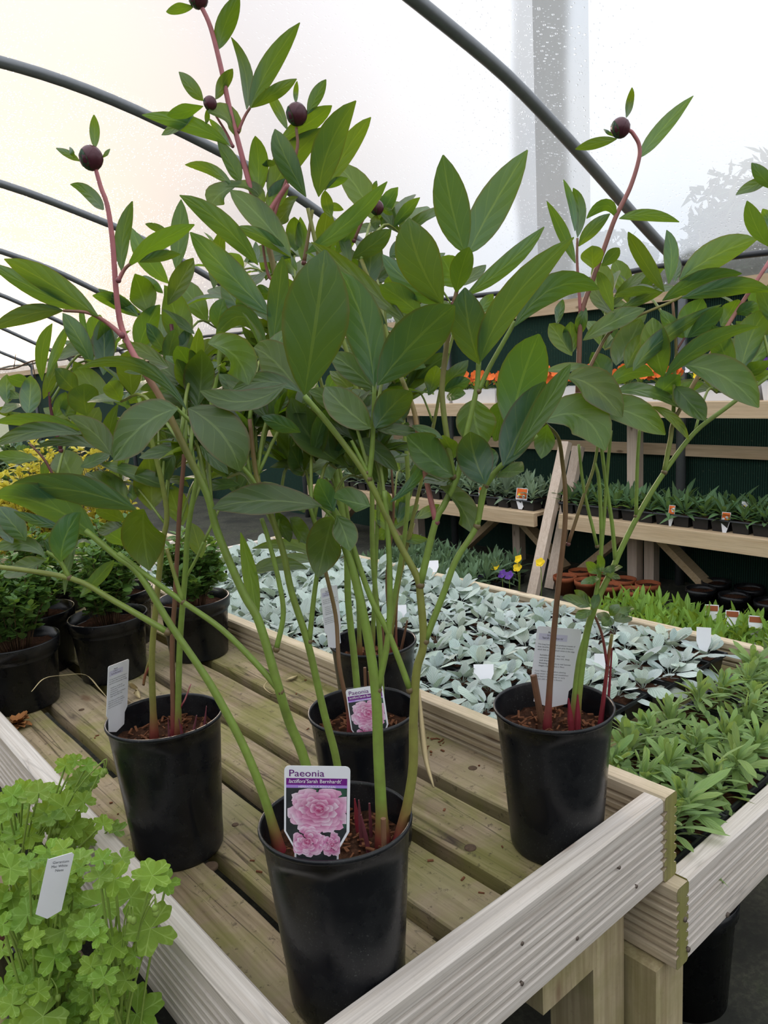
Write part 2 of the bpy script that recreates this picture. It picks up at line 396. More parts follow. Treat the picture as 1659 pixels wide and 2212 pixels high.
HY = [-3.4, -1.4, .5, 2.5, 4.55, 6.75, 8.95, 11.2, 13.4, 15.6]
for i, y in enumerate(HY):
    pts = [Vector((4.6, y, GZ)), Vector((4.6, y, .3)), Vector((4.605, y, 1.1))]+[Vector((p.x, y, p.z)) for p in arch[1:-1]]+[Vector((-2.805, y, 1.1)), Vector((-2.8, y, GZ))]
    MB().tube(pts, .031, 12).obj('trim_%d' % (i+1), 'steel', kind='structure', label='grey galvanised steel hoop of the polytunnel')
for k, (nm, X) in enumerate((('wall_right', 4.665), ('wall_left', -2.875))):
    MB().box((X, -4, GZ), (X+.012, 18, 1.12)).obj(nm, 'netting', kind='structure', smooth=False)
pp_ = [Vector((4.555, y, 1.298+.012*math.sin(y*3.1))) for y in [-4+.25*i for i in range(89)]]
MB().tube(pp_, .019, 10).obj('irrigation_pipe', 'black_pipe', label='black plastic pipe clipped along the tunnel side above the netting', cat='pipe')
MB().box((4.60, -4, 1.10), (4.655, 18, 1.19)).obj('trim_20', 'shelf_wood', loc=(4.63, 3, 1.14), kind='structure', smooth=False)
MB().box((-2.855, -4, 1.10), (-2.80, 18, 1.19)).obj('trim_21', 'shelf_wood', loc=(-2.83, 3, 1.14), kind='structure', smooth=False)
MB().box((4.60, -4, .13), (4.655, 18, .20)).obj('trim_22', 'shelf_wood', loc=(4.63, 3, .17), kind='structure', smooth=False)
# outside the film: a concrete post and trees
o = MB(); b = atx(1215, 300, 7.2); o.box((b.x-.2, b.y-.2, GZ-.08), (b.x+.2, b.y+.2, 7.5)).box((b.x-.23, b.y-.23, 7.5), (b.x+.23, b.y+.23, 7.56)).box((b.x-.3, b.y-.3, GZ-.08), (b.x+.3, b.y+.3, GZ+.1))
o.obj('concrete_post', 'concrete', loc=(b.x, b.y, GZ), smooth=False, label='tall grey post standing outside the polythene', cat='post')
def tree(name, x, y, h, r, lab):
    t = empty(name, (x, y, GZ-.08), lab, 'tree', 'trees outside the tunnel')
    MB().tube([(x, y, GZ-.1), (x+.1, y, GZ+h*.4), (x+.05, y+.1, GZ+h*.8)], [.16, .12, .05], 8).obj('trunk', 'trunk', t)
    m = MB()
    for k in range(4200):
        a = R(0, 6.283); u = R(-1, 1); rr = r*(.35+.65*random.random()**.5)*(1+.25*noise.noise(Vector((math.cos(a)*2+x, math.sin(a)*2, u*2))))
        s_ = math.sqrt(1-u*u); p = Vector((x+math.cos(a)*s_*rr, y+math.sin(a)*s_*rr, GZ+h*.62+u*rr*h*.36/r))
        d = Vector((R(-1, 1), R(-1, 1), R(-1, 1))).normalized(); q = d.orthogonal().normalized(); L = R(.07, .17)
        m.add([p-d*L, p+q*L*.6, p+d*L, p-q*L*.6], [(0, 1, 2, 3)], [(.5, 0), (1, .5), (.5, 1), (0, .5)])
    m.obj('foliage', 'tree_leaf', t, kind='stuff')
for x, y, h, r, q in ((10.6, 4.5, 3.9, 1.3, 'the tallest one'), (11.4, 7.7, 3.6, 1.2, 'the one beside the grey post'), (10.6, .9, 4.3, 1.4, 'the one furthest from the grey post'), (12.4, 9.9, 3.0, 1.3, 'a low one past the grey post'), (13.0, 13.2, 3.0, 1.6, 'a low one far along the tunnel'), (13.5, 17.5, 3.0, 1.8, 'the furthest one along the tunnel')):
    tree('tree', x, y, h, r, 'dark leafy tree blurred behind the polythene, '+q)
# ------------------------------------------------------------------ benches
def railprof(th, z0, z1, ridges=7, dep=.0075):         # grooved deck board section, (t, z) loop
    H = z1-z0; left = [(0, z1-.004), (.004, z1)][::-1]; pts = []
    pts += [(-th/2+.004, z1), (-th/2, z1-.004), (-th/2, z1-.022)]
    span = H-.036; st = span/ridges
    for k in range(ridges):
        a = z1-.022-k*st
        pts += [(-th/2+dep, a-st*.18), (-th/2+dep, a-st*.38), (-th/2, a-st*.55), (-th/2, a-st)]
    pts += [(-th/2, z0+.004), (-th/2+.004, z0)]
    full = pts + [(-t, z) for t, z in reversed(pts)]
    return full
def rail(name, axis, c, a0, a1, z0, z1, mat, parent, th=.038, end=None, **kw):
    pr = railprof(th, z0, z1); n = len(pr); v = []
    for a in (a0, a1):
        for t, z in pr: v.append((a, c+t, z) if axis == 0 else (c+t, a, z))
    fs = [(i, (i+1) % n, n+(i+1) % n, n+i) for i in range(n)]
    if axis == 0: fs = [tuple(reversed(q)) for q in fs]
    m = MB(); m.add(v, fs)
    mid = ((a0+a1)/2, c, (z0+z1)/2) if axis == 0 else (c, (a0+a1)/2, (z0+z1)/2)
    o = m.obj(name, mat, parent, loc=mid, smooth=False, **kw)
    for a, sgn in ((a0, -1), (a1, 1)):
        e = MB(); vv = [(a+sgn*.0004, c+t, z) if axis == 0 else (c+t, a+sgn*.0004, z) for t, z in pr]; e.add(vv, [tuple(range(n))])
        e.obj('end_face', end or mat, o, smooth=False)
    return o
def chamfer_slat(m, x0, x1, y0, y1, z0, z1, b=.003):
    pr = [(x0, z0), (x1, z0), (x1, z1-b), (x1-b, z1), (x0+b, z1), (x0, z1-b)]; v = []; segs = 24
    for k in range(segs+1):
        y = y0+(y1-y0)*k/segs; w = .0012*math.sin(k*1.7+x0*40)
        v += [(x+w, y, z+.0008*math.sin(k*.9+x*60)) for x, z in pr]
    n = 6; fs = [tuple(reversed((s*n+i, s*n+(i+1) % n, (s+1)*n+(i+1) % n, (s+1)*n+i))) for s in range(segs) for i in range(n)]
    fs += [tuple(range(n)), tuple(range(segs*n+n-1, segs*n-1, -1))]
    m.add(v, fs)
BENCH = empty('potting_bench', (.72, 1.8, GZ), 'slatted timber bench with raised grooved edges under the potted peonies', 'bench')
SL = [(.378, .485), (.513, .632), (.662, .767), (.793, .912), (.942, 1.064)]
for x0, x1 in SL:
    m = MB(); chamfer_slat(m, x0, x1, .642, 3.0, -.034, 0); m.obj('slat', 'slat_wood', BENCH, loc=((x0+x1)/2, 1.8, -.017), smooth=False)
# dark knots let into the slats
for px, py, r_ in ((176, 1533, .007), (1016, 1831, .010), (1021, 1659, .009), (508, 1781, .006), (40, 1542, .010), (455, 1870, .012)):
    p = atz(px, py, 0.0); k = MB(); k.lathe([(0, .0006), (r_*.8, .0006), (r_, .0001), (r_, -.004)], p, 16); k.obj('wood_knot', 'knot', BENCH)
for y in (.78, 1.5, 2.25, 2.9):
    MB().box((.38, y-.045, -.115), (1.06, y+.045, -.0355)).obj('crossbeam', 'post_wood', BENCH, loc=(.72, y, -.07), smooth=False)
rail('edge_board', 0, .621, .345, 1.0635, -.088, .064, 'rail_wood_x', BENCH, end='end_grain')
rail('edge_board', 1, 1.083, .600, 3.04, -.088, .066, 'rail_wood_y', BENCH, end='end_grain')
rail('edge_board', 1, .357, .643, 3.04, -.088, .064, 'rail_wood_pale', BENCH)
rail('edge_board', 0, 3.022, .378, 1.063, -.088, .064, 'rail_wood_x', BENCH)
for x in (.42, .985):
    for y in (.70, 2.95):
        MB().box((x-.045, y-.045, GZ), (x+.045, y+.045, -.036)).obj('post', 'post_wood', BENCH, loc=(x, y, -.4), smooth=False)
MB().box((.80, .648, -.20), (.938, .70, -.089)).obj('brace', 'post_wood', BENCH, loc=(.87, .67, -.14), smooth=False)
# nails and screw holes on the front board
for px, py in ((1128, 2038), (1338, 1874), (1128, 2125), (1375, 1915), (1247, 2027)):
    p = aty(px, py, .6015); k = MB(); k.tube([(p.x, .6045, p.z), (p.x, .6005, p.z)], .003, 8); k.obj('nail', 'nail', BENCH)
p = atx(905, 1575, 1.064)
k = MB(); k.tube([(1.062, p.y, p.z), (1.068, p.y, p.z)], .003, 6); k.obj('nail', 'nail', BENCH)

B2 = empty('display_bench', (1.63, 2.1, GZ), 'lower slatted bench full of seedling trays beside the peony bench', 'bench')
for i in range(8):
    x0 = 1.105+i*.136; m = MB(); chamfer_slat(m, x0, x0+.116, .60, 3.55, -.189, -.155); m.obj('slat', 'slat_wood', B2, loc=(x0+.06, 2, -.17), smooth=False)
rail('edge_board', 1, 1.083, .577, 3.6, -.242, -.0895, 'rail_wood_y', B2, end='end_grain')
rail('edge_board', 0, .596, 1.1025, 2.19, -.242, -.0895, 'rail_wood_x', B2, end='end_grain')
rail('edge_board', 1, 2.21, .577, 3.6, -.242, -.0895, 'rail_wood_y', B2, end='end_grain')
rail('edge_board', 0, 3.58, 1.1025, 2.19, -.242, -.0895, 'rail_wood_x', B2)
for y in (.80, 2.0, 3.3):
    MB().box((1.103, y-.045, -.27), (2.19, y+.045, -.19)).obj('crossbeam', 'post_wood', B2, loc=(1.6, y, -.23), smooth=False)
for x, y in ((1.085, .64), (2.15, .67), (1.13, 3.5), (2.15, 3.5)):
    MB().box((x-.045, y-.04, GZ), (x+.045, y+.05, -.2435)).obj('post', 'post_wood', B2, loc=(x, y, -.45), smooth=False)
for px, py in ((1570, 1975), (1485, 2050), (1478, 1985)):
    p = aty(px, py, .577); k = MB(); k.tube([(p.x, .5785, p.z), (p.x, .5735, p.z)], .0045, 8); k.obj('nail', 'nail', B2)
B3 = empty('side_bench', (-.1, 1.8, GZ), 'lower bench carrying the leafy geraniums beside the pale edge board', 'bench')
for i in range(6):
    x0 = .21-i*.136; m = MB(); chamfer_slat(m, x0, x0+.116, .60, 3.4, -.219, -.185); m.obj('slat', 'slat_wood', B3, loc=(x0+.06, 2, -.2), smooth=False)
for x, y in ((.28, .7), (-.42, .7), (.28, 3.3), (-.42, 3.3)):
    MB().box((x-.04, y-.04, GZ), (x+.04, y+.04, -.2195)).obj('post', 'post_wood', B3, loc=(x, y, -.45), smooth=False)
for y in (.8, 3.2):
    MB().box((-.47, y-.03, -.29), (.33, y+.03, -.22)).obj('crossbeam', 'post_wood', B3, loc=(-.1, y, -.25), smooth=False)
B5 = empty('far_bench', (.9, 5.0, GZ), 'long distant bench in the tunnel crowded with dark shrubs', 'bench')
for i in range(8):
    x0 = .1+i*.2; m = MB(); chamfer_slat(m, x0, x0+.17, 3.7, 8.5, -.10, -.06); m.obj('slat', 'slat_wood', B5, loc=(x0+.08, 6, -.08), smooth=False)
rail('edge_board', 0, 3.68, .1, 1.7, -.16, -.02, 'rail_wood_x', B5)
rail('edge_board', 1, 1.72, 3.66, 8.5, -.16, -.02, 'rail_wood_y', B5)
for x, y in ((.15, 3.75), (1.6, 3.75), (.15, 8.3), (1.6, 8.3), (.9, 6.0)):
    MB().box((x-.05, y-.05, GZ), (x+.05, y+.05, -.1005)).obj('post', 'post_wood', B5, loc=(x, y, -.4), smooth=False)
# wall shelves
def shelf(name, X0, X1, y0, y1, zt, lab, boards=4, legs=True):
    s = empty(name, ((X0+X1)/2, (y0+y1)/2, GZ), lab, 'shelf')
    w = (X1-X0-.04)/boards
    for i in range(boards):
        MB().box((X0+.04+i*w, y0, zt-.022), (X0+.04+(i+1)*w-.012, y1, zt)).obj('board', 'shelf_wood', s, loc=(X0+.04+i*w+w/2, (y0+y1)/2, zt-.01), smooth=False)
    MB().box((X0, y0, zt-.088), (X0+.038, y1, zt+.002)).obj('fascia', 'shelf_wood', s, loc=(X0+.02, (y0+y1)/2, zt-.04), smooth=False)
    for y in (y0+.35, y1-.35):
        MB().box((X0+.04, y-.03, zt-.10), (X1, y+.03, zt-.023)).obj('bearer', 'shelf_wood_x', s, loc=((X0+X1)/2, y, zt-.06), smooth=False)
    if legs:
        for y in (y0+.5, y1-.42):
            MB().box((X1-.09, y+.035, GZ), (X1-.02, y+.105, zt-.024)).obj('leg', 'timber', s, loc=(X1-.06, y+.07, -.3), smooth=False)
            for sg in (-1, 1):
                q = MB(); q.bar((X1-.15, y+.07+sg*.50, GZ+.03), (X1-.15, y+.07+sg*.06, zt-.12), .045, .095, Vector((1, 0, 0)))
                q.obj('brace', 'shelf_wood_x', s, loc=(X1-.15, y+.07+sg*.3, -.5), smooth=False)
    return s
shelf('wall_shelf', 3.97, 4.55, .2, 2.99, -.20, 'low pale timber shelf with seedling trays against the green netting')
shelf('wall_shelf', 3.97, 4.55, 3.19, 5.8, -.215, 'low pale timber shelf with grey seedlings beyond the leaning timbers')
shelf('display_shelf', 4.15, 4.55, .2, 6.4, .50, 'upper pale timber shelf carrying white troughs of pansies', 3, False)
US = [o for o in bpy.data.objects if o.name == 'display_shelf'][0]
for y in (.5, 2.74, 4.85, 6.2):
    MB().box((4.42, y-.035, GZ), (4.50, y+.035, .477)).obj('upright', 'timber', US, loc=(4.46, y, -.1), smooth=False)
for i, (bx, tx) in enumerate((((1140, 1285), (1222, 955)), ((1182, 1270), (1250, 965)))):
    a = atz(bx[0], bx[1], GZ); a.y = 3.085+.012*i; b_ = aty(tx[0], tx[1], a.y); b_.z = min(b_.z, .40)
    m = MB(); m.bar(a, b_, .072, .044, Vector((1, 0, 0))); m.obj('leaning_timber', 'timber', None, loc=a, smooth=False,
        label='pale planed timber leaning in the gap between the low shelves, '+('the outer one of two', 'the inner one of two')[i], cat='timber')
# ------------------------------------------------------------------ potted peonies
TL = {0: (1, 0, 0), 1: (.3376, 300, 0), 2: (.2532, 0, 380), 3: (.2532, 360, 380), 4: (.3496, 660, 380), 5: (.2532, 0, 720), 6: (.2893, 380, 720),
      7: (.2893, 780, 700), 8: (.3008, 1160, 400), 9: (.5, 830, 0), 10: (.5, 830, 700), 11: (.5, 0, 700), 12: (.3014, 450, 1200)}
def tp(t, x, y): s, ox, oy = TL[t]; return ox+x*s, oy+y*s
POTR, POTB, POTH = .095, .074, .24
def pot_mesh(c, r=POTR, b=POTB, h=POTH):
    m = MB(); prof = [(0, .004), (b-.006, .004), (b-.002, 0), (b, .004), (b+.0012, .016)]
    for k in range(1, 9): q = k/9; prof.append((b+(r-.004-b)*q, .016+(h-.026)*q))
    prof += [(r-.0035, h-.008), (r-.0005, h-.007), (r+.0008, h-.0035), (r, h), (r-.0025, h+.0002), (r-.0035, h-.004), (r-.006, h-.03), (r-.009, h-.06)]
    return m.lathe(prof, c, 56)
def soil_mesh(c, r, z, bump=.005):
    m = MB(); n = 30; rings = 9; v = [Vector((c[0], c[1], z))]
    for i in range(1, rings+1):
        for k in range(n):
            a = 2*math.pi*k/n; rr = r*i/rings; x = c[0]+rr*math.cos(a); y = c[1]+rr*math.sin(a)
            v.append(Vector((x, y, z+bump*2*noise.noise(Vector((x*60, y*60, z)))+R(-1, 1)*bump*.35)))
    f = [(0, 1+k, 1+(k+1) % n) for k in range(n)]
    f += [(1+(i-1)*n+k, 1+i*n+k, 1+i*n+(k+1) % n, 1+(i-1)*n+(k+1) % n) for i in range(1, rings) for k in range(n)]
    return m.add(v, f)
def chips(m, c, r, z, n, s=.009):
    for _ in range(n):
        a = R(0, 6.283); rr = r*math.sqrt(random.random())*.97; p = Vector((c[0]+rr*math.cos(a), c[1]+rr*math.sin(a), z+R(0, .006)))
        d = Vector((R(-1, 1), R(-1, 1), R(-.5, .5))).normalized(); m.bar(p-d*s*R(.3, 1), p+d*s*R(.3, 1), s*R(.15, .5), s*R(.1, .25))
PL = {}; STEMS = {}
def peony(key, x, y, label, r=POTR, b=POTB, oval=1.0):
    root = empty('potted_peony', (x, y, 0), label, 'potted plant', 'potted peonies on the slatted bench')
    def squeeze(mb):                            # the soft pot is pushed slightly oval towards its rim
        if oval == 1.0: return mb
        for q in mb.v:
            k = HN.dot(q-Vector((x, y, 0))); q -= HN*k*(1-oval)*max(0, q.z/POTH)
        return mb
    p = squeeze(pot_mesh((x, y, .0006), r, b)).obj('pot', 'black_plastic', root)
    squeeze(soil_mesh((x, y), r-.0075, POTH-.042)).obj('soil', 'soil', root)
    m = MB(); chips(m, (x, y), r-.015, POTH-.040, 130); m.obj('bark_chips', 'bark', root, smooth=False, kind='stuff')
    PL[key] = (root, Vector((x, y, 0))); return root
peony('F', .494, .7175, 'peony with a pink flower picture tag, its pot against the front board', oval=.91)
peony('L', .475, 1.163, 'peony in the black pot beside the pale left edge board', oval=.93)
peony('M', .715, .937, 'peony with the tallest pink stem and buds, tag half hidden in its pot', .0885, .069)
peony('B', .933, 1.171, 'peony in the black pot against the right edge board near the box plants', .0885, .069)
peony('R', .931, .7175, 'peony in the corner pot, white text tag behind its stems')
SOILZ = POTH-.045
GREEN = (.21, .31, .055); PINK = (.46, .15, .16); RED = (.22, .02, .035); OLIVE = (.24, .24, .055); BROWN = (.20, .10, .055); PUR = (.14, .035, .05)
def lerp(a, b, t): return tuple(a[i]+(b[i]-a[i])*t for i in range(3))
def stem(key, t, pts, r0, r1, c0=GREEN, c1=GREEN, base=False, name=None, d=0.0):
    root, A = PL[key]; P = []
    for q in pts:
        x, y = tp(t, q[0], q[1]); P.append(atplane(x, y, A, (q[2] if len(q) > 2 else d)))
    if base:                                   # bring the foot down into this pot's soil
        f0 = P[0]; off = Vector((f0.x-A.x, f0.y-A.y, 0)); mx = (POTR-.022)
        if off.length > mx: off *= mx/off.length
        foot = Vector((A.x+off.x, A.y+off.y, SOILZ-.01)); P = [foot]+(P[1:] if f0.z < SOILZ+.04 else P)
    C_ = catmull(P, 5) if len(P) > 2 else [P[0].lerp(P[-1], k/4) for k in range(5)]
    n = len(C_); rad = []; cols = []; STEMS.setdefault(key, []).extend(C_)
    for i in range(n):
        u = i/(n-1); rr = r0+(r1-r0)*u**.7; c = lerp(c0, c1, u if not base else (min(1, max(0, (u-.45)/.2)) if c1 == PINK else u**3))
        if base:
            h = C_[i].z-SOILZ; c = lerp(RED, c, min(1, max(0, (h-.01)/.06))); rr *= 1+.5*max(0, 1-h/.05)
        rad.append(rr); cols.append(c)
    m = MB(); m.tube(C_, rad, 9, cols)
    if not base:                               # swollen joint where a branch leaves its stem
        m.ball(C_[0], rad[0]*1.28, 8, 6, col=lerp(c0, PUR, .7))
    m.obj(name or ('stem' if base else 'branch'), 'peony_stem', root); return C_
def wprof(s):
    a, b = 1.0, .95; v = (s**a)*((1-s)**b); mx = (a/(a+b))**a*(b/(a+b))**b
    return (v/mx)**.86
def blade(m, P, N0, hw, fold, side, wave=0.0, seed=0.0, us=(-1, -.55, 0, .55, 1)):
    n = len(P); v = []; uv = []
    for i, p in enumerate(P):
        s = i/(n-1); t = (P[min(i+1, n-1)]-P[max(i-1, 0)]).normalized(); N = N0[i]; N = (N-t*N.dot(t)).normalized(); sd = N.cross(t)
        h = max(hw*wprof(min(.995, max(.004, s))), .0006)
        for u in us:
            q = p+sd*(u*h)+N*(side*fold*h*abs(u)**1.3)+N*(wave*h*math.sin(s*11+seed+u*1.5)*abs(u))
            v.append(q); uv.append(((u+1)/2, s))
    k = len(us); f = []
    for i in range(n-1):
        for j in range(k-1):
            q = (i*k+j, i*k+j+1, (i+1)*k+j+1, (i+1)*k+j); f.append(q if side > 0 else tuple(reversed(q)))
    m.add(v, f, uv)
def tone():
    a = R(.82, 1.22); return (a*R(.92, 1.1), a, a*R(.85, 1.15), 1)
def leaf(key, t, b, e, w, m=None, d=0.0, d1=None, side=None, roll=None, col=None, bow=None):
    root, A = PL[key]; bx, by = tp(t, *b); ex, ey = tp(t, *e); sc = TL[t][0]
    if d1 is None: d1 = d+R(-.045, .045)
    B = atplane(bx, by, A, d); E = atplane(ex, ey, A, d1)
    if m: mx, my = tp(t, *m)
    else: mx, my = (bx+ex)/2+R(-.04, .04)*(ey-by), (by+ey)/2-R(-.04, .04)*(ex-bx)
    M = atplane(mx, my, A, (d+d1)/2+(bow if bow is not None else R(-.012, .022)))
    K = M*2-(B+E)*.5; n = 11; P = [B*(1-s)**2+K*(2*s*(1-s))+E*s*s for s in [i/(n-1) for i in range(n)]]
    if side is None: side = ('u' if ey < by-40*sc else 't') if abs(ey-by) > 60*sc else ('u' if by < 790 else 't')
    sg = 1 if side == 't' else -1
    roll_auto = roll is None; tws = R(-45, 45) if roll_auto else R(-18, 18)
    if roll is None: roll = R(-18, 18)
    ca, sa = math.cos(math.radians(roll)), math.sin(math.radians(roll)); dep = (B-CAM).dot(FW)
    N0 = []; cs = []
    for i, p in enumerate(P):
        tg = (P[min(i+1, n-1)]-P[max(i-1, 0)]).normalized(); c = (CAM-p).normalized(); c = (c-tg*c.dot(tg))
        c = c.normalized() if c.length > .05 else tg.orthogonal().normalized()
        up = Vector((0, 0, 1)); up = up-tg*up.dot(tg); up = up*((.85 if sg > 0 else -.5) if roll_auto else (.7 if sg > 0 else -.25))      # tops turn to the sky, undersides to the ground
        c2 = (c+up).normalized(); tw = math.radians(roll+tws*(i/(n-1)-.5)); q = tg.cross(c2); N = c2*math.cos(tw)+q*math.sin(tw); N0.append(N); cs.append(abs(N.dot(c)))
    hw = w*sc*dep/FPX/2*1.08/max(.62, cs[n//2])
    mb = MB(); blade(mb, P, N0, hw, R(.12, .34), sg, R(.03, .10), R(0, 6))
    o = mb.obj('leaf', 'peony_leaf', root); o.color = col or tone(); return o
def leaves(key, t, rows, d=0.0, **kw):
    for r_ in rows:
        k = dict(kw)
        if isinstance(r_[-1], dict): k.update(r_[-1]); r_ = r_[:-1]
        b, e, w = r_[0], r_[1], r_[2]; m = r_[3] if len(r_) > 3 else None
        k.setdefault('d', d); leaf(key, t, b, e, w, m, **k)
def bud(key, t, x, y, r, d=0.0, bracts=()):
    root, A = PL[key]; fx, fy = tp(t, x, y); c = atplane(fx, fy, A, d); rr = r*TL[t][0]*(c-CAM).dot(FW)/FPX
    m = MB(); m.ball(c, rr, 18, 12, (1, 1, 1.04)); bo = m.obj('bud', 'bud', root)
    for k in range(4):                          # overlapping sepals hugging the bud
        a0 = k*1.57+R(-.3, .3); mm = MB(); v = []; uv = []
        for i in range(6):
            th = math.pi*(.97-.66*i/5); wd = .75*math.sin(math.pi*min(.98, (i+.6)/6.0))
            for j in (-1, 0, 1):
                a = a0+j*wd; v.append(c+Vector((math.sin(th)*math.cos(a), math.sin(th)*math.sin(a), math.cos(th)*1.04))*rr*1.035); uv.append((.5+j*.5, i/5))
        f = [(i*3+j, i*3+j+1, (i+1)*3+j+1, (i+1)*3+j) for i in range(5) for j in range(2)]
        mm.add(v, f, uv); mm.obj('sepal', 'bud' if k % 2 else 'peony_leaf', bo)
    for bb, ee, w in bracts: leaf(key, t, bb, ee, w, d=d, d1=d+R(-.015, .015))
def fill(key, n, box, d0, d1, L=(80, 140)):      # compound leaves on branches further back in the clump
    root, A = PL[key]; x0, y0, x1, y1 = box
    for _ in range(max(1, n//6)):
        T = atplane(R(x0, x1), R(y0, y1), A, R(d0, d1)); out = Vector((T.x-A.x, T.y-A.y, 0)); out = out.normalized() if out.length > .02 else Vector((R(-1, 1), R(-1, 1), 0)).normalized()
        low = min((q for q in STEMS[key] if q.z < T.z-.05), key=lambda q: (q-T).length); br = catmull([low, low.lerp(T, .55)+Vector((0, 0, .03)), T], 4)
        mb = MB(); mb.tube(br, [.0024-.0008*i/(len(br)-1) for i in range(len(br))], 6, [lerp(GREEN, OLIVE, i/(len(br)-1)) for i in range(len(br))]); mb.obj('branch', 'peony_stem', root)
        for k in range(6):
            dep = (T-CAM).dot(FW); ln = R(*L)*dep/FPX; B = br[-1-(k//3)*2]; az = k*2.2+R(-.5, .5)
            dr = (Vector((math.cos(az), math.sin(az), 0))*R(.5, 1.0)+out*.4+Vector((0, 0, R(-.1, 1.1)))).normalized()
            E = B+dr*ln; K = (B+E)/2+Vector((0, 0, ln*R(.05, .22))); ns = 8; P = [B*(1-s)**2+K*(2*s*(1-s))+E*s*s for s in [i/(ns-1) for i in range(ns)]]
            N0 = []; h = (Vector((R(-.6, .6), R(-.6, .6), .8))+(CAM-B).normalized()*R(0, .9)).normalized()
            for i in range(ns):
                tg = (P[min(i+1, ns-1)]-P[max(i-1, 0)]).normalized(); q = h-tg*h.dot(tg); N0.append(q.normalized() if q.length > .05 else tg.orthogonal().normalized())
            mb = MB(); blade(mb, P, N0, ln*R(.16, .25), R(.1, .35), 1, .06, R(0, 6)); o = mb.obj('leaf', 'peony_leaf', root); o.color = tone()
# ---- stems of the front peony
stem('F', 0, [(606, 1815), (575, 1735), (530, 1620), (470, 1505), (430, 1440), (370, 1352), (300, 1240), (250, 1200), (185, 1145)], .0062, .0034, GREEN, GREEN, True)
stem('F', 0, [(362, 1365), (250, 1300), (155, 1250), (0, 1225), (-60, 1222)], .0040, .0026, GREEN, OLIVE)
stem('F', 0, [(150, 1248), (128, 1210), (100, 1192)], .003, .0022)
stem('F', 0, [(690, 1790, .03), (660, 1650, .03), (625, 1560, .02), (603, 1490), (560, 1345), (525, 1280), (470, 1150), (448, 1070), (400, 970), (350, 865), (300, 785), (265, 715, .01), (252, 640, .01), (243, 520, .01), (232, 445, .01), (218, 405, .01), (207, 366, .01)], .0070, .0022, GREEN, PINK, True)
stem('F', 0, [(605, 1493), (560, 1440), (480, 1360), (395, 1300), (320, 1245), (255, 1195)], .0042, .003)
stem('F', 0, [(395, 1300), (375, 1235), (360, 1185)], .003, .0022, GREEN, OLIVE)
stem('F', 0, [(597, 1402), (612, 1325), (600, 1245), (578, 1160), (565, 1120)], .0034, .0026)
stem('F', 0, [(745, 1795, .04), (728, 1650, .04), (700, 1540, .03), (665, 1390, .02), (630, 1280, .02), (612, 1195, .02), (588, 1120, .02), (560, 1045, .02)], .0056, .0034, GREEN, OLIVE, True)
stem('F', 0, [(668, 1385, .02), (678, 1290, .02), (690, 1180, .02), (668, 1090, .02)], .0034, .0026)
stem('F', 6, [(620, 1130, .02), (590, 1000, .02), (550, 640, .02)], .0034, .0024, OLIVE, BROWN)
stem('F', 6, [(630, 1170, .02), (560, 1070, .02), (490, 990, .02)], .0034, .0026)
stem('F', 0, [(826, 1810), (818, 1640), (812, 1500), (795, 1380), (765, 1240), (745, 1180), (735, 1130), (720, 1100)], .0078, .0040, GREEN, GREEN, True)
stem('F', 0, [(816, 1490), (838, 1380), (842, 1270), (838, 1150), (830, 1060)], .0042, .003)
stem('F', 0, [(885, 1800), (890, 1680), (893, 1560), (900, 1450), (915, 1390), (908, 1290), (900, 1245), (860, 1170), (795, 1035), (720, 930), (657, 855)], .0066, .0032, OLIVE, GREEN, True)
stem('F', 7, [(440, 1950), (555, 1480), (620, 1350), (715, 1150), (750, 1000), (790, 800), (860, 500), (880, 270)], .0044, .0028)
stem('F', 0, [(886, 1490), (840, 1370), (800, 1290), (760, 1170), (755, 1130)], .0040, .003)
stem('F', 0, [(918, 1385), (959, 1280), (985, 1210), (1030, 1135), (1048, 1050), (1110, 980), (1160, 940)], .0042, .003)
stem('F', 7, [(865, 1510), (930, 1210)], .0036, .0028)
stem('F', 7, [(930, 1210), (1040, 1070), (1140, 975)], .003, .002)
stem('F', 7, [(560, 1480), (490, 1180), (430, 850), (390, 630), (300, 400)], .0034, .0026, PINK, OLIVE)
stem('F', 7, [(690, 1140), (650, 900), (610, 600), (610, 400), (660, 0), (690, -150)], .0036, .0028, GREEN, BROWN)
stem('F', 7, [(875, 500), (960, 320), (1100, 70), (1150, -20)], .0030, .0022)
stem('F', 4, [(915, 790), (950, 650), (1000, 480)], .0026, .0018, BROWN, OLIVE)
stem('F', 0, [(797, 1035), (803, 980), (806, 930), (809, 830)], .0034, .0024)
stem('F', 6, [(1430, 1040), (1370, 920), (1310, 800)], .0026, .0018)
stem('F', 6, [(1230, 1440), (1180, 1380), (1080, 1290)], .003, .0018)
stem('F', 2, [(1040, 1360), (960, 1290), (870, 1225), (740, 1165), (540, 1150)], .0030, .0016, PINK, BROWN)
stem('F', 2, [(1010, 890), (1060, 800), (1110, 750)], .0026, .0016, PINK, BROWN)
stem('F', 5, [(1640, 760), (1560, 690), (1500, 630)], .0026, .0018)
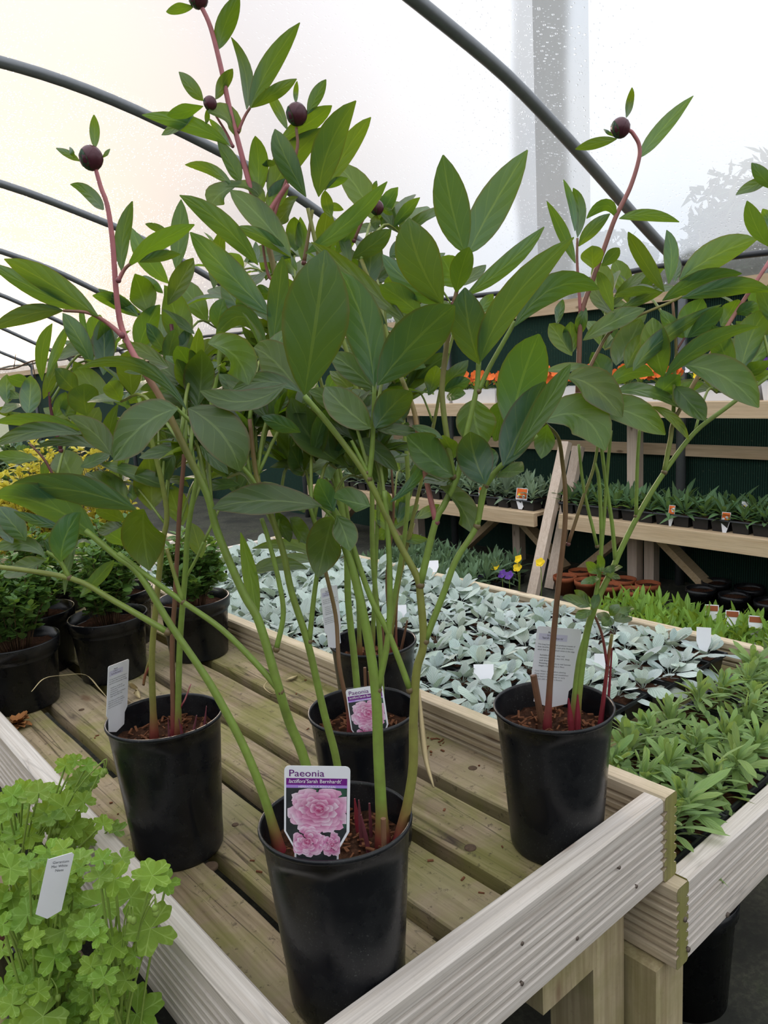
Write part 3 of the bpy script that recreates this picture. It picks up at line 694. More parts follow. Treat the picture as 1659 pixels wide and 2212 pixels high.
# ---- leaves of the front peony
leaves('F', 2, [((885, 290), (600, 75), 110, (760, 160)), ((1040, 820), (1130, 215), 118, (1050, 520)), ((1090, 780), (1659, 415), 135, (1330, 580)),
    ((1190, 735), (1540, 670), 85, (1370, 690)), ((840, 1200), (35, 710), 190, (440, 930), dict(d=-.01)), ((700, 1150), (-100, 740), 150, (340, 990), dict(d=.02)),
    ((540, 1150), (-80, 1310), 140, (250, 1180), dict(side='u')), ((1180, 1200), (790, 1020), 125, (1000, 1080), dict(d=.03)), ((1200, 1170), (840, 965), 85, None, dict(d=.05))], d=.01)
bud('F', 0, 197, 341, 25, .01, (((204, 322), (203, 248), 20), ((172, 348), (121, 320), 15), ((160, 340), (150, 318), 10), ((222, 340), (238, 322), 8)))
leaves('F', 5, [((1170, 1510), (50, 1340), 235, (600, 1335), dict(d=-.03, side='u')), ((820, 1740), (-60, 1380), 270, (400, 1470), dict(d=.0, side='u')), ((520, 1950), (690, 1530), 220, (560, 1730), dict(d=-.04)),
    ((1230, 1500), (1275, 2020), 350, (1225, 1700), dict(d=-.05, roll=5)), ((380, 1900), (-60, 1850), 130, (180, 1795), dict(d=-.02)), ((400, 1930), (30, 2060), 130, None, dict(d=.01)),
    ((220, 1770), (-20, 1480), 185), ((110, 1790), (-40, 1560), 100), ((520, 1650), (120, 1520), 85), ((690, 2240), (970, 1935), 105),
    ((1520, 640), (970, 1085), 310, (1215, 790), dict(d=-.05, side='t', roll=8)), ((950, 1040), (580, 710), 185, (800, 850), dict(d=-.02, side='t')), ((960, 1060), (1010, 600), 130, (930, 860), dict(d=.0, side='t')),
    ((720, 830), (-50, 760), 115, (350, 755)), ((700, 860), (-50, 960), 135, (300, 840), dict(side='t')), ((860, 990), (320, 970), 90, (600, 925)),
    ((1590, 650), (660, 300), 110, (1200, 285), dict(d=-.02)), ((1440, 290), (1010, 110), 110, (1230, 160), dict(d=.0, side='t')), ((1440, 290), (1060, 330), 80, None, dict(side='t'))], d=0)
leaves('F', 5, [((780, 1800), (550, 2230), 70, (630, 1840), dict(roll=40)), ((410, 1890), (460, 1720), 110), ((1050, 1640), (830, 1690), 100), ((1060, 1600), (820, 1500), 110, None, dict(d=.04))], d=.02)
leaves('F', 6, [((240, 75), (545, 385), 250, (440, 170), dict(d=-.06, side='t', roll=0)), ((830, 370), (180, 430), 150, (520, 510), dict(d=-.03, side='t')), ((90, 560), (480, 1030), 310, (340, 750), dict(d=-.04, roll=0)),
    ((930, 440), (580, 110), 260, (740, 215), dict(d=.02, side='t')), ((930, 440), (420, 430), 110, (680, 360), dict(d=.0)),
    ((1290, 1000), (860, 480), 240, (1020, 800), dict(d=.05, side='t')), ((1320, 790), (1010, 460), 155, (1150, 640), dict(d=.05, side='t')),
    ((1340, 800), (1659, 1030), 130, (1490, 880), dict(d=.02)), ((1420, 900), (1560, 1130), 165, None, dict(d=.05)),
    ((1090, 1290), (275, 1310), 215, (650, 1250), dict(d=-.03, side='t', roll=8)), ((1170, 1370), (1060, 1825), 265, (1120, 1560), dict(d=-.05, roll=0)), ((1200, 1360), (1300, 1625), 175, None, dict(d=-.04)),
    ((1180, 1330), (1060, 1090), 155, None, dict(d=-.01)), ((1450, 1290), (1180, 1230), 165, None, dict(d=-.03, side='t')), ((980, 1250), (810, 1330), 155, None, dict(side='t')),
    ((850, 1380), (990, 1580), 120), ((740, 1340), (850, 1560), 115), ((930, 740), (640, 620), 115), ((480, 1130), (190, 1150), 85), ((180, 840), (390, 1050), 95), ((160, 560), (190, 120), 215, None, dict(d=.03, side='t'))], d=.02)
leaves('F', 0, [((657, 853), (703, 540), 128, (683, 690), dict(d=-.04, roll=6, side='u')), ((808, 835), (735, 585), 82, (785, 700), dict(d=-.01, side='u', roll=8)), ((815, 832), (982, 660), 96, (895, 738), dict(d=-.04, side='u', roll=5)),
    ((802, 925), (702, 836), 68, (750, 885), dict(d=-.02, side='t')), ((810, 925), (888, 845), 62, (845, 880), dict(d=-.02, side='u'))])
leaves('F', 4, [((985, 480), (850, -130), 200, (905, 200), dict(roll=0)), ((1005, 480), (1372, -160), 205, (1150, 200), dict(roll=0)), ((930, 720), (1010, 440), 125), ((985, 740), (1475, 315), 105, (1230, 560)),
    ((850, 800), (640, 262), 240, (700, 520), dict(d=.02, roll=0)), ((840, 800), (475, 485), 135, (640, 660), dict(d=.02)), ((640, 920), (35, 410), 115, (330, 650), dict(d=.02, side='t')), ((720, 870), (460, 675), 135, (590, 760), dict(d=.03)),
    ((1075, 1165), (985, 690), 205, (1010, 930), dict(d=-.02, roll=5)), ((1080, 1150), (1659, 380), 165, (1260, 790), dict(d=-.03, roll=15)), ((1290, 930), (1815, 700), 155, (1540, 690), dict(d=-.02, roll=8))], d=-.01)
leaves('F', 7, [((1110, 790), (1330, 75), 330, (1200, 420), dict(d=-.01, roll=0, side='u')), ((1060, 1060), (1370, 430), 255, (1205, 760), dict(d=-.05, roll=8)), ((1140, 980), (1565, 300), 145, (1375, 610), dict(d=-.06, side='t', roll=10)),
    ((930, 1195), (815, 805), 260, (850, 1000), dict(d=-.05, roll=0)), ((690, 1135), (340, 835), 235, (495, 985), dict(d=-.01, side='t', roll=0)), ((700, 1000), (615, 830), 110), ((990, 1070), (940, 915), 125),
    ((690, 1170), (470, 1185), 95, None, dict(side='t')), ((1030, 1110), (1215, 1100), 115, None, dict(side='t')), ((590, 1220), (835, 1565), 155, (740, 1360), dict(d=-.02, side='t')), ((845, 560), (925, 915), 275, (855, 740), dict(d=.02, side='t', roll=0)),
    ((1060, 570), (990, 870), 140, None, dict(d=.03, side='t')), ((1390, 750), (1345, 1005), 145, None, dict(d=0)), ((380, 760), (610, 860), 65), ((120, 790), (450, 830), 85), ((100, 780), (300, 430), 240, (240, 630), dict(d=.04)),
    ((500, 530), (560, 310), 115, None, dict(d=.04)), ((620, 500), (815, 420), 105, None, dict(d=.05)), ((640, 540), (780, 520), 85, None, dict(d=.05)), ((600, 480), (800, 270), 110, None, dict(d=.06)), ((220, 1330), (475, 985), 75, (400, 1160), dict(d=-.01))], d=0)
# ---- the peony behind it with the tall pink stem
stem('M', 0, [(752, 1535, -.02), (733, 1440, -.02), (725, 1330), (700, 1220), (690, 1150)], .0042, .003, BROWN, OLIVE, True)
stem('M', 0, [(775, 1530), (765, 1420), (752, 1300), (745, 1150), (700, 900), (640, 720), (600, 610), (577, 520), (548, 430), (518, 320), (496, 235), (478, 150), (455, 60), (432, 8)], .0066, .0032, GREEN, PINK, True)
stem('M', 0, [(825, 1530), (822, 1400), (805, 1200), (800, 1000), (760, 800), (700, 600), (665, 450)], .005, .003, GREEN, OLIVE, True)
stem('M', 0, [(812, 1530), (845, 1330), (880, 1100), (870, 900), (830, 700), (780, 560)], .0045, .003, GREEN, OLIVE, True)
stem('M', 1, [(600, 935), (560, 850), (480, 720)], .0022, .0016, PINK, PINK)
stem('M', 1, [(635, 840), (680, 740), (712, 690)], .0024, .0018, PINK, BROWN)
stem('M', 3, [(860, 345), (920, 240), (1035, 70)], .0050, .0036, PINK, PINK)
stem('M', 0, [(577, 520), (600, 440), (640, 330), (640, 275)], .003, .0022, PINK, BROWN)
stem('M', 3, [(1170, 740), (1210, 500), (1245, 290)], .0032, .0022, BROWN, OLIVE)
stem('M', 4, [(300, 400), (360, 260), (420, 200)], .0026, .0018, BROWN, PINK)
stem('M', 0, [(600, 605), (578, 590), (560, 470)], .003, .0018, PINK, BROWN)
leaves('M', 1, [((510, 315), (645, -30), 112, (555, 150)), ((690, 700), (590, 238), 78, (682, 470)), ((712, 695), (1030, 145), 118, (830, 440)), ((720, 690), (1010, 505), 78, (860, 600)),
    ((625, 880), (440, 720), 105, (565, 760), dict(side='t')), ((575, 925), (20, 735), 98, (330, 800)), ((350, 740), (145, 865), 62), ((590, 940), (450, 760), 52), ((650, 1170), (500, 890), 92, (590, 1050)), ((600, 1190), (295, 1055), 68, (460, 1090)),
    ((755, 1260), (745, 870), 118, (765, 1060)), ((900, 900), (1235, 675), 112, (1080, 790)), ((830, 1260), (1185, 815), 155, (960, 1040)), ((1070, 1260), (870, 825), 135, (940, 1010), dict(d=-.05)),
    ((1150, 1260), (1390, 645), 175, (1215, 950), dict(d=-.02)), ((1190, 1220), (1485, 750), 112, (1330, 960)), ((1180, 1200), (1335, 1140), 52), ((790, 1055), (880, 1035), 40)])
bud('M', 1, 380, -12, 62, 0, (((350, 40), (175, 75), 58),))
bud('M', 1, 455, 660, 43, -.02, (((490, 635), (600, 440), 72), ((412, 645), (255, 460), 82), ((412, 680), (180, 740), 76), ((440, 690), (430, 795), 32)))
bud('M', 1, 1010, 730, 68, 0, (((1005, 662), (1012, 520), 32), ((1080, 730), (1198, 508), 76), ((950, 830), (810, 565), 62)))
bud('M', 4, 440, 195, 44, 0, (((470, 200), (540, 235), 40), ((440, 240), (430, 330), 60), ((420, 100), (440, 30), 30)))
leaves('M', 3, [((1060, 690), (540, 120), 200, (810, 370), dict(d=-.04, side='t', roll=5)), ((1050, 690), (580, 440), 110, (830, 530), dict(d=-.03)), ((780, 760), (110, 165), 170, (480, 420), dict(d=-.05, roll=5)), ((890, 1200), (200, 480), 230, (530, 830), dict(d=-.06, roll=8)),
    ((900, 1000), (720, 1000), 120), ((640, 60), (380, 260), 150, (460, 150), dict(side='t')), ((820, 300), (500, 95), 90, (740, 110), dict(side='t')), ((860, 290), (1040, 20), 150), ((1120, 180), (930, 430), 130), ((1100, 640), (1090, 350), 130, None, dict(d=.02)), ((1160, 740), (1140, 350), 100, None, dict(d=.03, side='t')),
    ((1110, 810), (1060, 680), 40), ((400, 960), (470, 460), 130, None, dict(d=.04)), ((770, 720), (760, 560), 60), ((900, 1480), (990, 690), 165, (950, 1060), dict(d=-.06, side='u')), ((650, 1180), (470, 900), 160, None, dict(d=.0)), ((730, 1180), (600, 960), 150, None, dict(d=.0, side='t')),
    ((850, 1440), (420, 1380), 150, (640, 1200), dict(d=-.05)), ((600, 1180), (480, 1060), 110), ((430, 1300), (490, 1050), 150)])
leaves('M', 4, [((0, 480), (505, 35), 108, (260, 290), dict(d=-.02)), ((270, 560), (225, 330), 68, None, dict(d=-.01, side='t')), ((290, 510), (530, 330), 112), ((380, 700), (420, 350), 145, None, dict(d=.0)), ((520, 500), (640, 400), 90), ((190, 480), (340, 240), 100), ((160, 260), (120, 90), 70),
    ((100, 190), (235, 210), 50), ((340, 760), (280, 500), 120), ((500, 1110), (370, 740), 110), ((560, 760), (540, 610), 120), ((930, 690), (840, 500), 150, None, dict(d=.05, side='t')), ((960, 680), (1115, 550), 70, None, dict(d=.05, side='t')), ((1060, 860), (1160, 730), 70, None, dict(d=.05))], d=.01)
# ---- left pot
stem('L', 0, [(330, 1580), (328, 1430), (338, 1300), (350, 1180), (360, 1100), (330, 960), (300, 860)], .0060, .0034, OLIVE, GREEN, True)
stem('L', 0, [(370, 1560), (372, 1400), (378, 1290), (388, 1100), (398, 960), (385, 820), (370, 700)], .0046, .003, BROWN, PUR, True)
stem('L', 0, [(378, 1565), (388, 1400), (400, 1240), (408, 1130), (440, 960), (470, 800), (480, 700)], .0056, .0034, GREEN, GREEN, True)
stem('L', 0, [(400, 1250), (425, 1205), (440, 1170)], .003, .002)
stem('L', 0, [(330, 1432), (315, 1455), (310, 1480), (318, 1440), (333, 1405)], .0028, .0018, RED, OLIVE, name='shoot')
stem('L', 0, [(388, 1540), (400, 1510), (412, 1478)], .0024, .001, RED, PINK, True, name='shoot')
stem('L', 5, [(520, 1000, .03), (440, 680, .03), (420, 500, .03)], .0030, .002, PUR, PUR)
stem('L', 5, [(500, 1300), (380, 1080), (250, 940)], .0026, .0016, PUR, BROWN)
leaves('L', 2, [((790, 1620), (535, 1170), 150, (665, 1370)), ((880, 1700), (870, 1210), 175, (890, 1430)), ((360, 1750), (445, 1260), 98, (360, 1480)), ((400, 1720), (580, 1270), 78, (490, 1480)), ((1280, 1190), (1150, 835), 215, (1210, 1010), dict(side='t', roll=0)),
    ((1180, 1490), (1365, 1100), 180, (1250, 1290)), ((1440, 920), (1120, 440), 155, (1260, 720)), ((1390, 1000), (1215, 855), 62), ((1450, 500), (1240, 410), 62), ((1500, 800), (1545, 200), 145, (1530, 500)), ((1560, 1500), (1400, 935), 240, (1500, 1200), dict(side='t')),
    ((1430, 1100), (1650, 700), 150, None, dict(side='t')), ((1400, 1500), (1250, 1255), 115), ((1430, 1600), (1500, 1310), 125), ((1570, 1620), (1600, 1300), 155), ((1400, 1450), (1370, 1180), 120, None, dict(side='t', d=.04)), ((1659, 1350), (1380, 1140), 70, None, dict(side='t'))], d=0)
leaves('L', 5, [((330, 1080), (-50, 1040), 105), ((640, 1280), (520, 1000), 245, None, dict(side='t')), ((690, 1140), (930, 1020), 105, None, dict(side='t')), ((1110, 1460), (740, 1190), 195, (910, 1300), dict(side='t')), ((1290, 1510), (1260, 1030), 275, (1290, 1280), dict(side='t')), ((1560, 1640), (1430, 1280), 190, None, dict(side='t')),
    ((1130, 1430), (1120, 1260), 95), ((740, 705), (720, 430), 235), ((240, 690), (260, 360), 165, None, dict(d=-.03)), ((370, 560), (480, 225), 92), ((560, 710), (640, 540), 145), ((460, 730), (560, 500), 105), ((970, 610), (630, 240), 195, (780, 440), dict(side='t')), ((660, 510), (470, 300), 155), ((1120, 640), (1190, 360), 140, (1000, 470), dict(side='t')),
    ((1070, 600), (1420, 450), 140), ((190, 550), (-10, 500), 75), ((175, 600), (0, 665), 72), ((260, 430), (60, 370), 105), ((60, 600), (60, 350), 125), ((220, 730), (60, 700), 80), ((120, 700), (-30, 640), 80), ((380, 1250), (400, 1080), 70), ((830, 1100), (1480, 1330), 120, None, dict(d=.05)), ((1480, 1000), (1350, 1290), 140, None, dict(side='t')), ((1540, 1000), (1450, 760), 130, None, dict(side='t')), ((1480, 1080), (1300, 960), 90)], d=.03)
leaves('L', 11, [((1040, 900), (1110, 1290), 60, None, dict(d=.1)), ((870, 1010), (830, 860), 70), ((1090, 1070), (1330, 1060), 60, (1200, 1040), dict(d=.1)), ((560, 960), (430, 880), 70)], d=.05)
# ---- back pot
stem('B', 0, [(775, 1395), (770, 1250), (740, 1050), (700, 850), (640, 650)], .005, .003, GREEN, OLIVE, True)
stem('B', 0, [(800, 1390), (812, 1200), (822, 1000), (840, 800), (820, 600), (800, 500)], .005, .003, GREEN, OLIVE, True)
stem('B', 0, [(835, 1390), (858, 1280), (885, 1150), (930, 950), (960, 800), (990, 680)], .0045, .003, OLIVE, GREEN, True)
stem('B', 0, [(845, 1385), (835, 1250), (850, 1120), (845, 1000)], .0035, .0022, BROWN, BROWN, True)
stem('B', 0, [(852, 1390), (860, 1270), (895, 1130)], .003, .002, BROWN, OLIVE, True)
leaves('B', 0, [((845, 1150), (905, 1090), 24), ((850, 1150), (800, 1100), 24), ((860, 1130), (870, 1060), 26), ((855, 1160), (925, 1165), 20), ((840, 1140), (815, 1165), 24), ((850, 1120), (890, 1040), 26), ((895, 1120), (950, 1090), 24), ((848, 1105), (815, 1050), 24),
    ((700, 1220), (550, 1240), 24, (630, 1210)), ((700, 1225), (545, 1185), 22, (640, 1180)), ((705, 1225), (730, 1170), 34), ((860, 1110), (905, 990), 22)])
# ---- right pot
stem('R', 0, [(1180, 1550), (1192, 1420), (1206, 1270), (1220, 1140), (1221, 1060), (1215, 1000), (1205, 945, -.03), (1174, 912, -.058)], .0056, .0026, BROWN, OLIVE, True)
stem('R', 10, [(795, 950), (860, 750), (910, 600), (935, 400)], .0030, .0022, BROWN, GREEN)
stem('R', 0, [(1240, 1530), (1262, 1400), (1285, 1310), (1325, 1225), (1340, 1190), (1380, 1110), (1435, 1020), (1500, 935), (1570, 880), (1670, 805)], .0062, .0030, GREEN, GREEN, True)
stem('R', 0, [(1232, 1535), (1250, 1430), (1275, 1340), (1298, 1210), (1295, 1050), (1285, 1000)], .0048, .0026, GREEN, GREEN, True)
stem('R', 0, [(1300, 1540), (1312, 1440), (1322, 1370)], .0036, .0026, RED, OLIVE, True)
stem('R', 0, [(1312, 1437), (1300, 1370), (1280, 1320)], .0026, .0018, RED, BROWN)
stem('R', 0, [(1435, 1020), (1448, 950), (1460, 900), (1530, 775), (1580, 690), (1665, 560)], .0040, .0028, GREEN, PINK)
stem('R', 0, [(1330, 1215), (1322, 1130), (1310, 1050), (1297, 950), (1285, 900)], .0034, .0026)
stem('R', 0, [(1297, 1210), (1305, 1120), (1312, 1020), (1320, 930)], .003, .0024)
stem('R', 0, [(1374, 1115), (1377, 1000), (1382, 920)], .0030, .0024)
stem('R', 0, [(1290, 1180), (1262, 1060), (1250, 960)], .0028, .0022)
stem('R', 8, [(295, 1500), (300, 1300), (320, 930), (400, 680), (480, 460), (560, 240), (650, 60), (690, -40), (722, -145), (738, -230), (730, -300), (700, -355), (672, -388), (628, -398)], .0042, .0026, BROWN, PINK)
stem('R', 8, [(312, 920), (298, 700), (288, 540), (290, 380)], .0026, .0018, PINK, BROWN)
stem('R', 8, [(360, 1350), (440, 1190), (530, 1050), (700, 950), (960, 840), (1040, 800)], .0030, .0018, BROWN, OLIVE)
stem('R', 8, [(530, 1050), (545, 980), (550, 910)], .0024, .0018, BROWN, OLIVE)
stem('R', 8, [(980, 1640), (990, 1300), (1000, 1180), (975, 840)], .003, .002, GREEN, BROWN)
stem('R', 8, [(1005, 1180), (1060, 1095)], .002, .0015, BROWN, PUR)
bud('R', 9, 1020, 552, 41, 0, (((1045, 508), (1070, 378), 32), ((1005, 600), (825, 645), 42), ((990, 590), (948, 558), 14)))
leaves('R', 9, [((1102, 682), (1336, 414), 62, (1195, 565))])
leaves('R', 8, [((290, 375), (260, 20), 92, (305, 180)), ((275, 560), (70, 115), 78, (180, 340)), ((272, 330), (190, -40), 52, (250, 140)), ((300, 440), (525, 205), 88, (395, 320)), ((565, 232), (355, 240), 78, (490, 145)), ((590, 240), (1022, 265), 78, (790, 215)),
    ((400, 600), (395, 435), 145), ((465, 580), (590, 450), 85), ((550, 912), (440, 620), 82, (485, 730)), ((540, 925), (370, 700), 115, None, dict(side='t', d=.02)), ((560, 915), (905, 765), 65), ((915, 765), (655, 335), 102, (770, 550)), ((945, 710), (930, 322), 98, (965, 500)), ((990, 690), (1020, 530), 62),
    ((1020, 680), (1582, 390), 192, (1290, 500), dict(roll=5)), ((900, 830), (1472, 635), 125, (1170, 690)), ((1040, 812), (1680, 770), 125, (1400, 735), dict(d=-.02)), ((890, 765), (555, 792), 65), ((330, 1115), (778, 885), 125, (560, 975), dict(side='t')),
    ((250, 1225), (88, 995), 132, (160, 1090), dict(side='t')), ((255, 1200), (240, 980), 105), ((905, 1375), (830, 952), 185, (850, 1150), dict(side='t')), ((690, 1335), (1325, 858), 115, (900, 1115), dict(d=-.04)), ((920, 1375), (1592, 1018), 115, (1220, 1135), dict(d=-.04)),
    ((1060, 1095), (1190, 815), 175), ((1080, 1095), (1335, 875), 112), ((1060, 1100), (890, 895), 95), ((1400, 1355), (1262, 1005), 145), ((1060, 1298), (1592, 1597), 225, (1340, 1375), dict(d=-.05, roll=0)), ((1460, 1345), (1659, 900), 185, (1540, 1080)), ((1480, 1345), (1720, 1060), 125), ((1470, 1375), (1670, 1255), 95),
    ((215, 1385), (612, 1668), 225, (410, 1455), dict(d=-.06, roll=0)), ((40, 1700), (492, 1905), 270, (310, 1660), dict(d=-.06, roll=0)), ((520, 1435), (395, 1200), 155), ((508, 1445), (842, 1368), 118, (680, 1345)), ((830, 1535), (1025, 1365), 135), ((860, 1515), (1195, 1422), 92),
    ((560, 1490), (1075, 1612), 105, (800, 1485), dict(d=-.02)), ((990, 1445), (1212, 1692), 150), ((370, 1640), (922, 1792), 190, (640, 1625), dict(d=-.02)), ((830, 1590), (1090, 1832), 65, (980, 1680)), ((60, 1335), (400, 1310), 65), ((640, 1315), (772, 1065), 135), ((570, 1295), (745, 960), 200, None, dict(side='t', d=.03)),
    ((1659, 440), (1508, 112), 112, (1575, 300)), ((1700, -60), (1428, 72), 80), ((1700, 30), (1540, -160), 90), ((1720, 330), (1620, 170), 80), ((140, 1000), (185, 820), 65), ((350, 880), (300, 1080), 80), ((1320, 1010), (1440, 820), 110), ((1430, 930), (1590, 860), 90), ((1700, 1000), (1580, 700), 100), ((1500, 1400), (1659, 1330), 80)])
leaves('R', 0, [((1292, 1240), (1265, 1215), 22), ((1298, 1235), (1290, 1200), 20), ((1300, 1235), (1345, 1225), 16), ((1295, 1250), (1255, 1262), 18), ((1275, 1310), (1215, 1292), 22), ((1275, 1305), (1240, 1275), 22), ((1278, 1318), (1243, 1335), 20), ((1282, 1315), (1290, 1280), 18),
    ((1322, 1345), (1290, 1325), 22), ((1325, 1335), (1370, 1315), 22), ((1325, 1340), (1365, 1335), 20), ((1322, 1335), (1300, 1350), 24), ((1300, 1240), (1340, 1250), 14), ((1318, 1330), (1335, 1305), 20)], d=-.02)
# ---- cut stubs and red shoots on the soil
def stub(key, x, y, x1, y1, r, col, d=0.0, tip=.6):
    root, A = PL[key]; a = atplane(x, y, A, d); b = atplane(x1, y1, A, d); f0 = Vector((a.x, a.y, SOILZ-.005)) if a.z > SOILZ else a
    m = MB(); m.tube([f0, f0.lerp(b, .5), b], [r, r, r*tip], 7, [col]*3); m.obj('old_stub' if col == BROWN else 'shoot', 'peony_stem', root, smooth=False)
stub('F', 826, 1805, 828, 1768, .0032, BROWN, -.045, 1.0); stub('F', 800, 1780, 798, 1735, .0022, PUR, .02); stub('F', 775, 1775, 766, 1725, .004, RED, .03, .2); stub('F', 780, 1790, 775, 1728, .003, PUR, .01, .3); stub('F', 795, 1790, 780, 1760, .003, PUR, -.01, .3)
stub('M', 788, 1500, 788, 1442, .0026, BROWN, .03, 1.0); stub('M', 800, 1500, 797, 1450, .0022, BROWN, .03, 1.0)
stub('R', 1170, 1505, 1152, 1458, .0055, BROWN, .03, 1.0); stub('R', 1310, 1480, 1322, 1400, .0022, RED, .02, .5); stub('R', 1236, 1535, 1228, 1508, .005, RED, -.03, .2); stub('R', 1246, 1535, 1248, 1500, .005, RED, -.03, .2)
stub('L', 430, 1565, 446, 1525, .0024, PUR, -.03, .3); stub('L', 395, 1575, 386, 1552, .0024, PUR, -.04, .3); stub('L', 400, 1570, 425, 1545, .003, PUR, -.05, .3); stub('L', 360, 1570, 363, 1552, .002, PUR, -.05, .3)
stub('B', 860, 1375, 880, 1340, .003, BROWN, .02, .6); stub('B', 830, 1380, 826, 1352, .003, BROWN, 0, .8)
# ---- leaves further back in the clump
fill('F', 72, (380, 780, 880, 1010), .05, .14, (85, 135))
fill('F', 36, (420, 900, 860, 1070), .04, .13, (75, 120))
fill('F', 18, (40, 820, 420, 1080), .06, .16, (75, 125))
fill('L', 60, (300, 860, 540, 1080), .06, .2, (70, 115))
fill('F', 66, (420, 880, 700, 1090), .05, .16, (80, 125))
fill('M', 108, (480, 440, 880, 900), .03, .17)
fill('M', 30, (560, 820, 900, 1000), .03, .12)
fill('B', 84, (480, 540, 930, 900), .0, .15, (65, 110))
fill('B', 18, (640, 900, 900, 1060), .0, .12, (50, 90))
fill('L', 78, (110, 650, 520, 970), .04, .2, (70, 120))
fill('L', 24, (150, 900, 480, 1090), .05, .18, (60, 100))
fill('R', 42, (1230, 640, 1640, 880), .05, .16, (65, 110))
# ------------------------------------------------------------------ plant tags
def text_mesh(body, size, font_shear=0.0, bold=0.0):
    cu = bpy.data.curves.new('lettering', 'FONT'); cu.body = body; cu.size = size; cu.shear = font_shear; cu.offset = bold; cu.resolution_u = 3
    ob = bpy.data.objects.new('tmp_text', cu); COL.objects.link(ob); bpy.context.view_layer.update()
    me = bpy.data.meshes.new_from_object(ob.evaluated_get(bpy.context.evaluated_depsgraph_get()))
    bpy.data.objects.remove(ob); bpy.data.curves.remove(cu); return me
class Tag:
    """flat tag: O is its top left corner, ex / ey run right / down across it, measured in tag widths"""
    def __init__(s, name, O, X, Y, label, outline, group='plant tags', mat='tag_plastic'):
        s.O = O; s.w = X.length; s.ex = X.normalized(); s.ey = (Y-s.ex*Y.dot(s.ex)).normalized(); s.n = s.ey.cross(s.ex).normalized()
        if s.n.dot(CAM-O) < 0: s.n = -s.n
        s.root = empty(name, s.p(.5, outline[-1][1] if False else max(v for u, v in outline)), label, 'tag', group)
        m = MB(); k = len(outline); a = [s.p(u, v) for u, v in outline]; b = [q-s.n*.0007 for q in a]
        m.add(a+b, [tuple(range(k)), tuple(range(2*k-1, k-1, -1))]+[(i, k+i, k+(i+1) % k, (i+1) % k) for i in range(k)])
        m.obj('card', mat, s.root, smooth=False)
    def p(s, u, v, lift=0.0): return s.O+s.ex*(u*s.w)+s.ey*(v*s.w)+s.n*lift
    def poly(s, name, mat, pts, lift=.0002, parent=None):
        m = MB(); m.add([s.p(u, v, lift) for u, v in pts], [tuple(range(len(pts)))]); return m.obj(name, mat, parent or s.root, smooth=False)
    def text(s, body, u, v, size, mat='ink_black', lift=.0005, shear=0.0, width=None, bold=0.0):
        me = text_mesh(body, 1.0, shear, bold); xs = [q.co.x for q in me.vertices]
        if not xs: return
        sc = size if width is None else width/(max(xs)-min(xs)); sy = size
        m = MB(); m.add([s.p(u+q.co.x*sc, v-q.co.y*sy, lift) for q in me.vertices], [tuple(f.vertices) for f in me.polygons])
        m.obj('lettering', mat, s.root, smooth=False); bpy.data.meshes.remove(me)
def rounded(h, r=.07, chamfer=.14, foot=None, drop=None):
    drop = drop or chamfer*1.2
    o = []
    for k in range(5): a = math.pi-(math.pi/2)*k/4; o.append((r+r*math.cos(a), r-r*math.sin(a)))
    for k in range(5): a = math.pi/2-(math.pi/2)*k/4; o.append((1-r+r*math.cos(a), r-r*math.sin(a)))
    o += [(1, h-drop), (1-chamfer, h)]
    if foot: o += [(1-chamfer, foot), (.5, foot+.12), (chamfer, foot)]
    o += [(chamfer, h), (0, h-drop)]
    return o
def flower_print(tg, cu, cv, ru, rv, n, clip, lift, seed, dome=False):
    rnd = random.Random(seed); m = MB(); k_ = 0
    u0, u1, v0, v1 = clip
    cl = lambda u, v: (min(u1, max(u0, u)), min(v1, max(v0, v)))
    rings = [(1.0, .46), (.88, .42), (.74, .38), (.6, .34), (.46, .30), (.33, .25), (.2, .2), (.08, .16)]
    for ri, (rr, ps) in enumerate(rings):
        cnt = max(5, int(n*rr))
        for i in range(cnt):
            a = 6.283*i/cnt+rnd.uniform(-.3, .3); pu = cu+ru*(rr-.16)*math.cos(a); pv = cv+rv*(rr-.16)*math.sin(a)-(rv*.10 if not dome else 0)*(1-rr)
            q = rnd.random(); base = lerp((.60, .20, .40), (.44, .05, .17), max(0, min(1, (.75-rr)*.9+q*.5)))
            rim = lerp((.90, .80, .88), (.78, .36, .56), q)
            N = 12; ctr = cl(pu, pv); pts = [ctr]; cols = [base]; lft = lift+(ri*14+i)*1.0e-6+ri*2e-5
            for j in range(N):
                b = 6.283*j/N; w = 1+.16*math.sin(5*b+rnd.uniform(0, 6))
                du = ps*.62*ru*w*math.cos(b); dv = ps*.55*rv*w*math.sin(b); pts.append(cl(pu+du, pv+dv))
                out = math.cos(b)*math.cos(a)+math.sin(b)*math.sin(a); cols.append(lerp(base, rim, max(0, min(1, .35+.65*out))))
            m.add([tg.p(u, v, lft) for u, v in pts], [(0, 1+j, 1+(j+1) % N) for j in range(N)], cols=cols)
    return m.obj('printed_flower', 'print', tg.root, smooth=False)
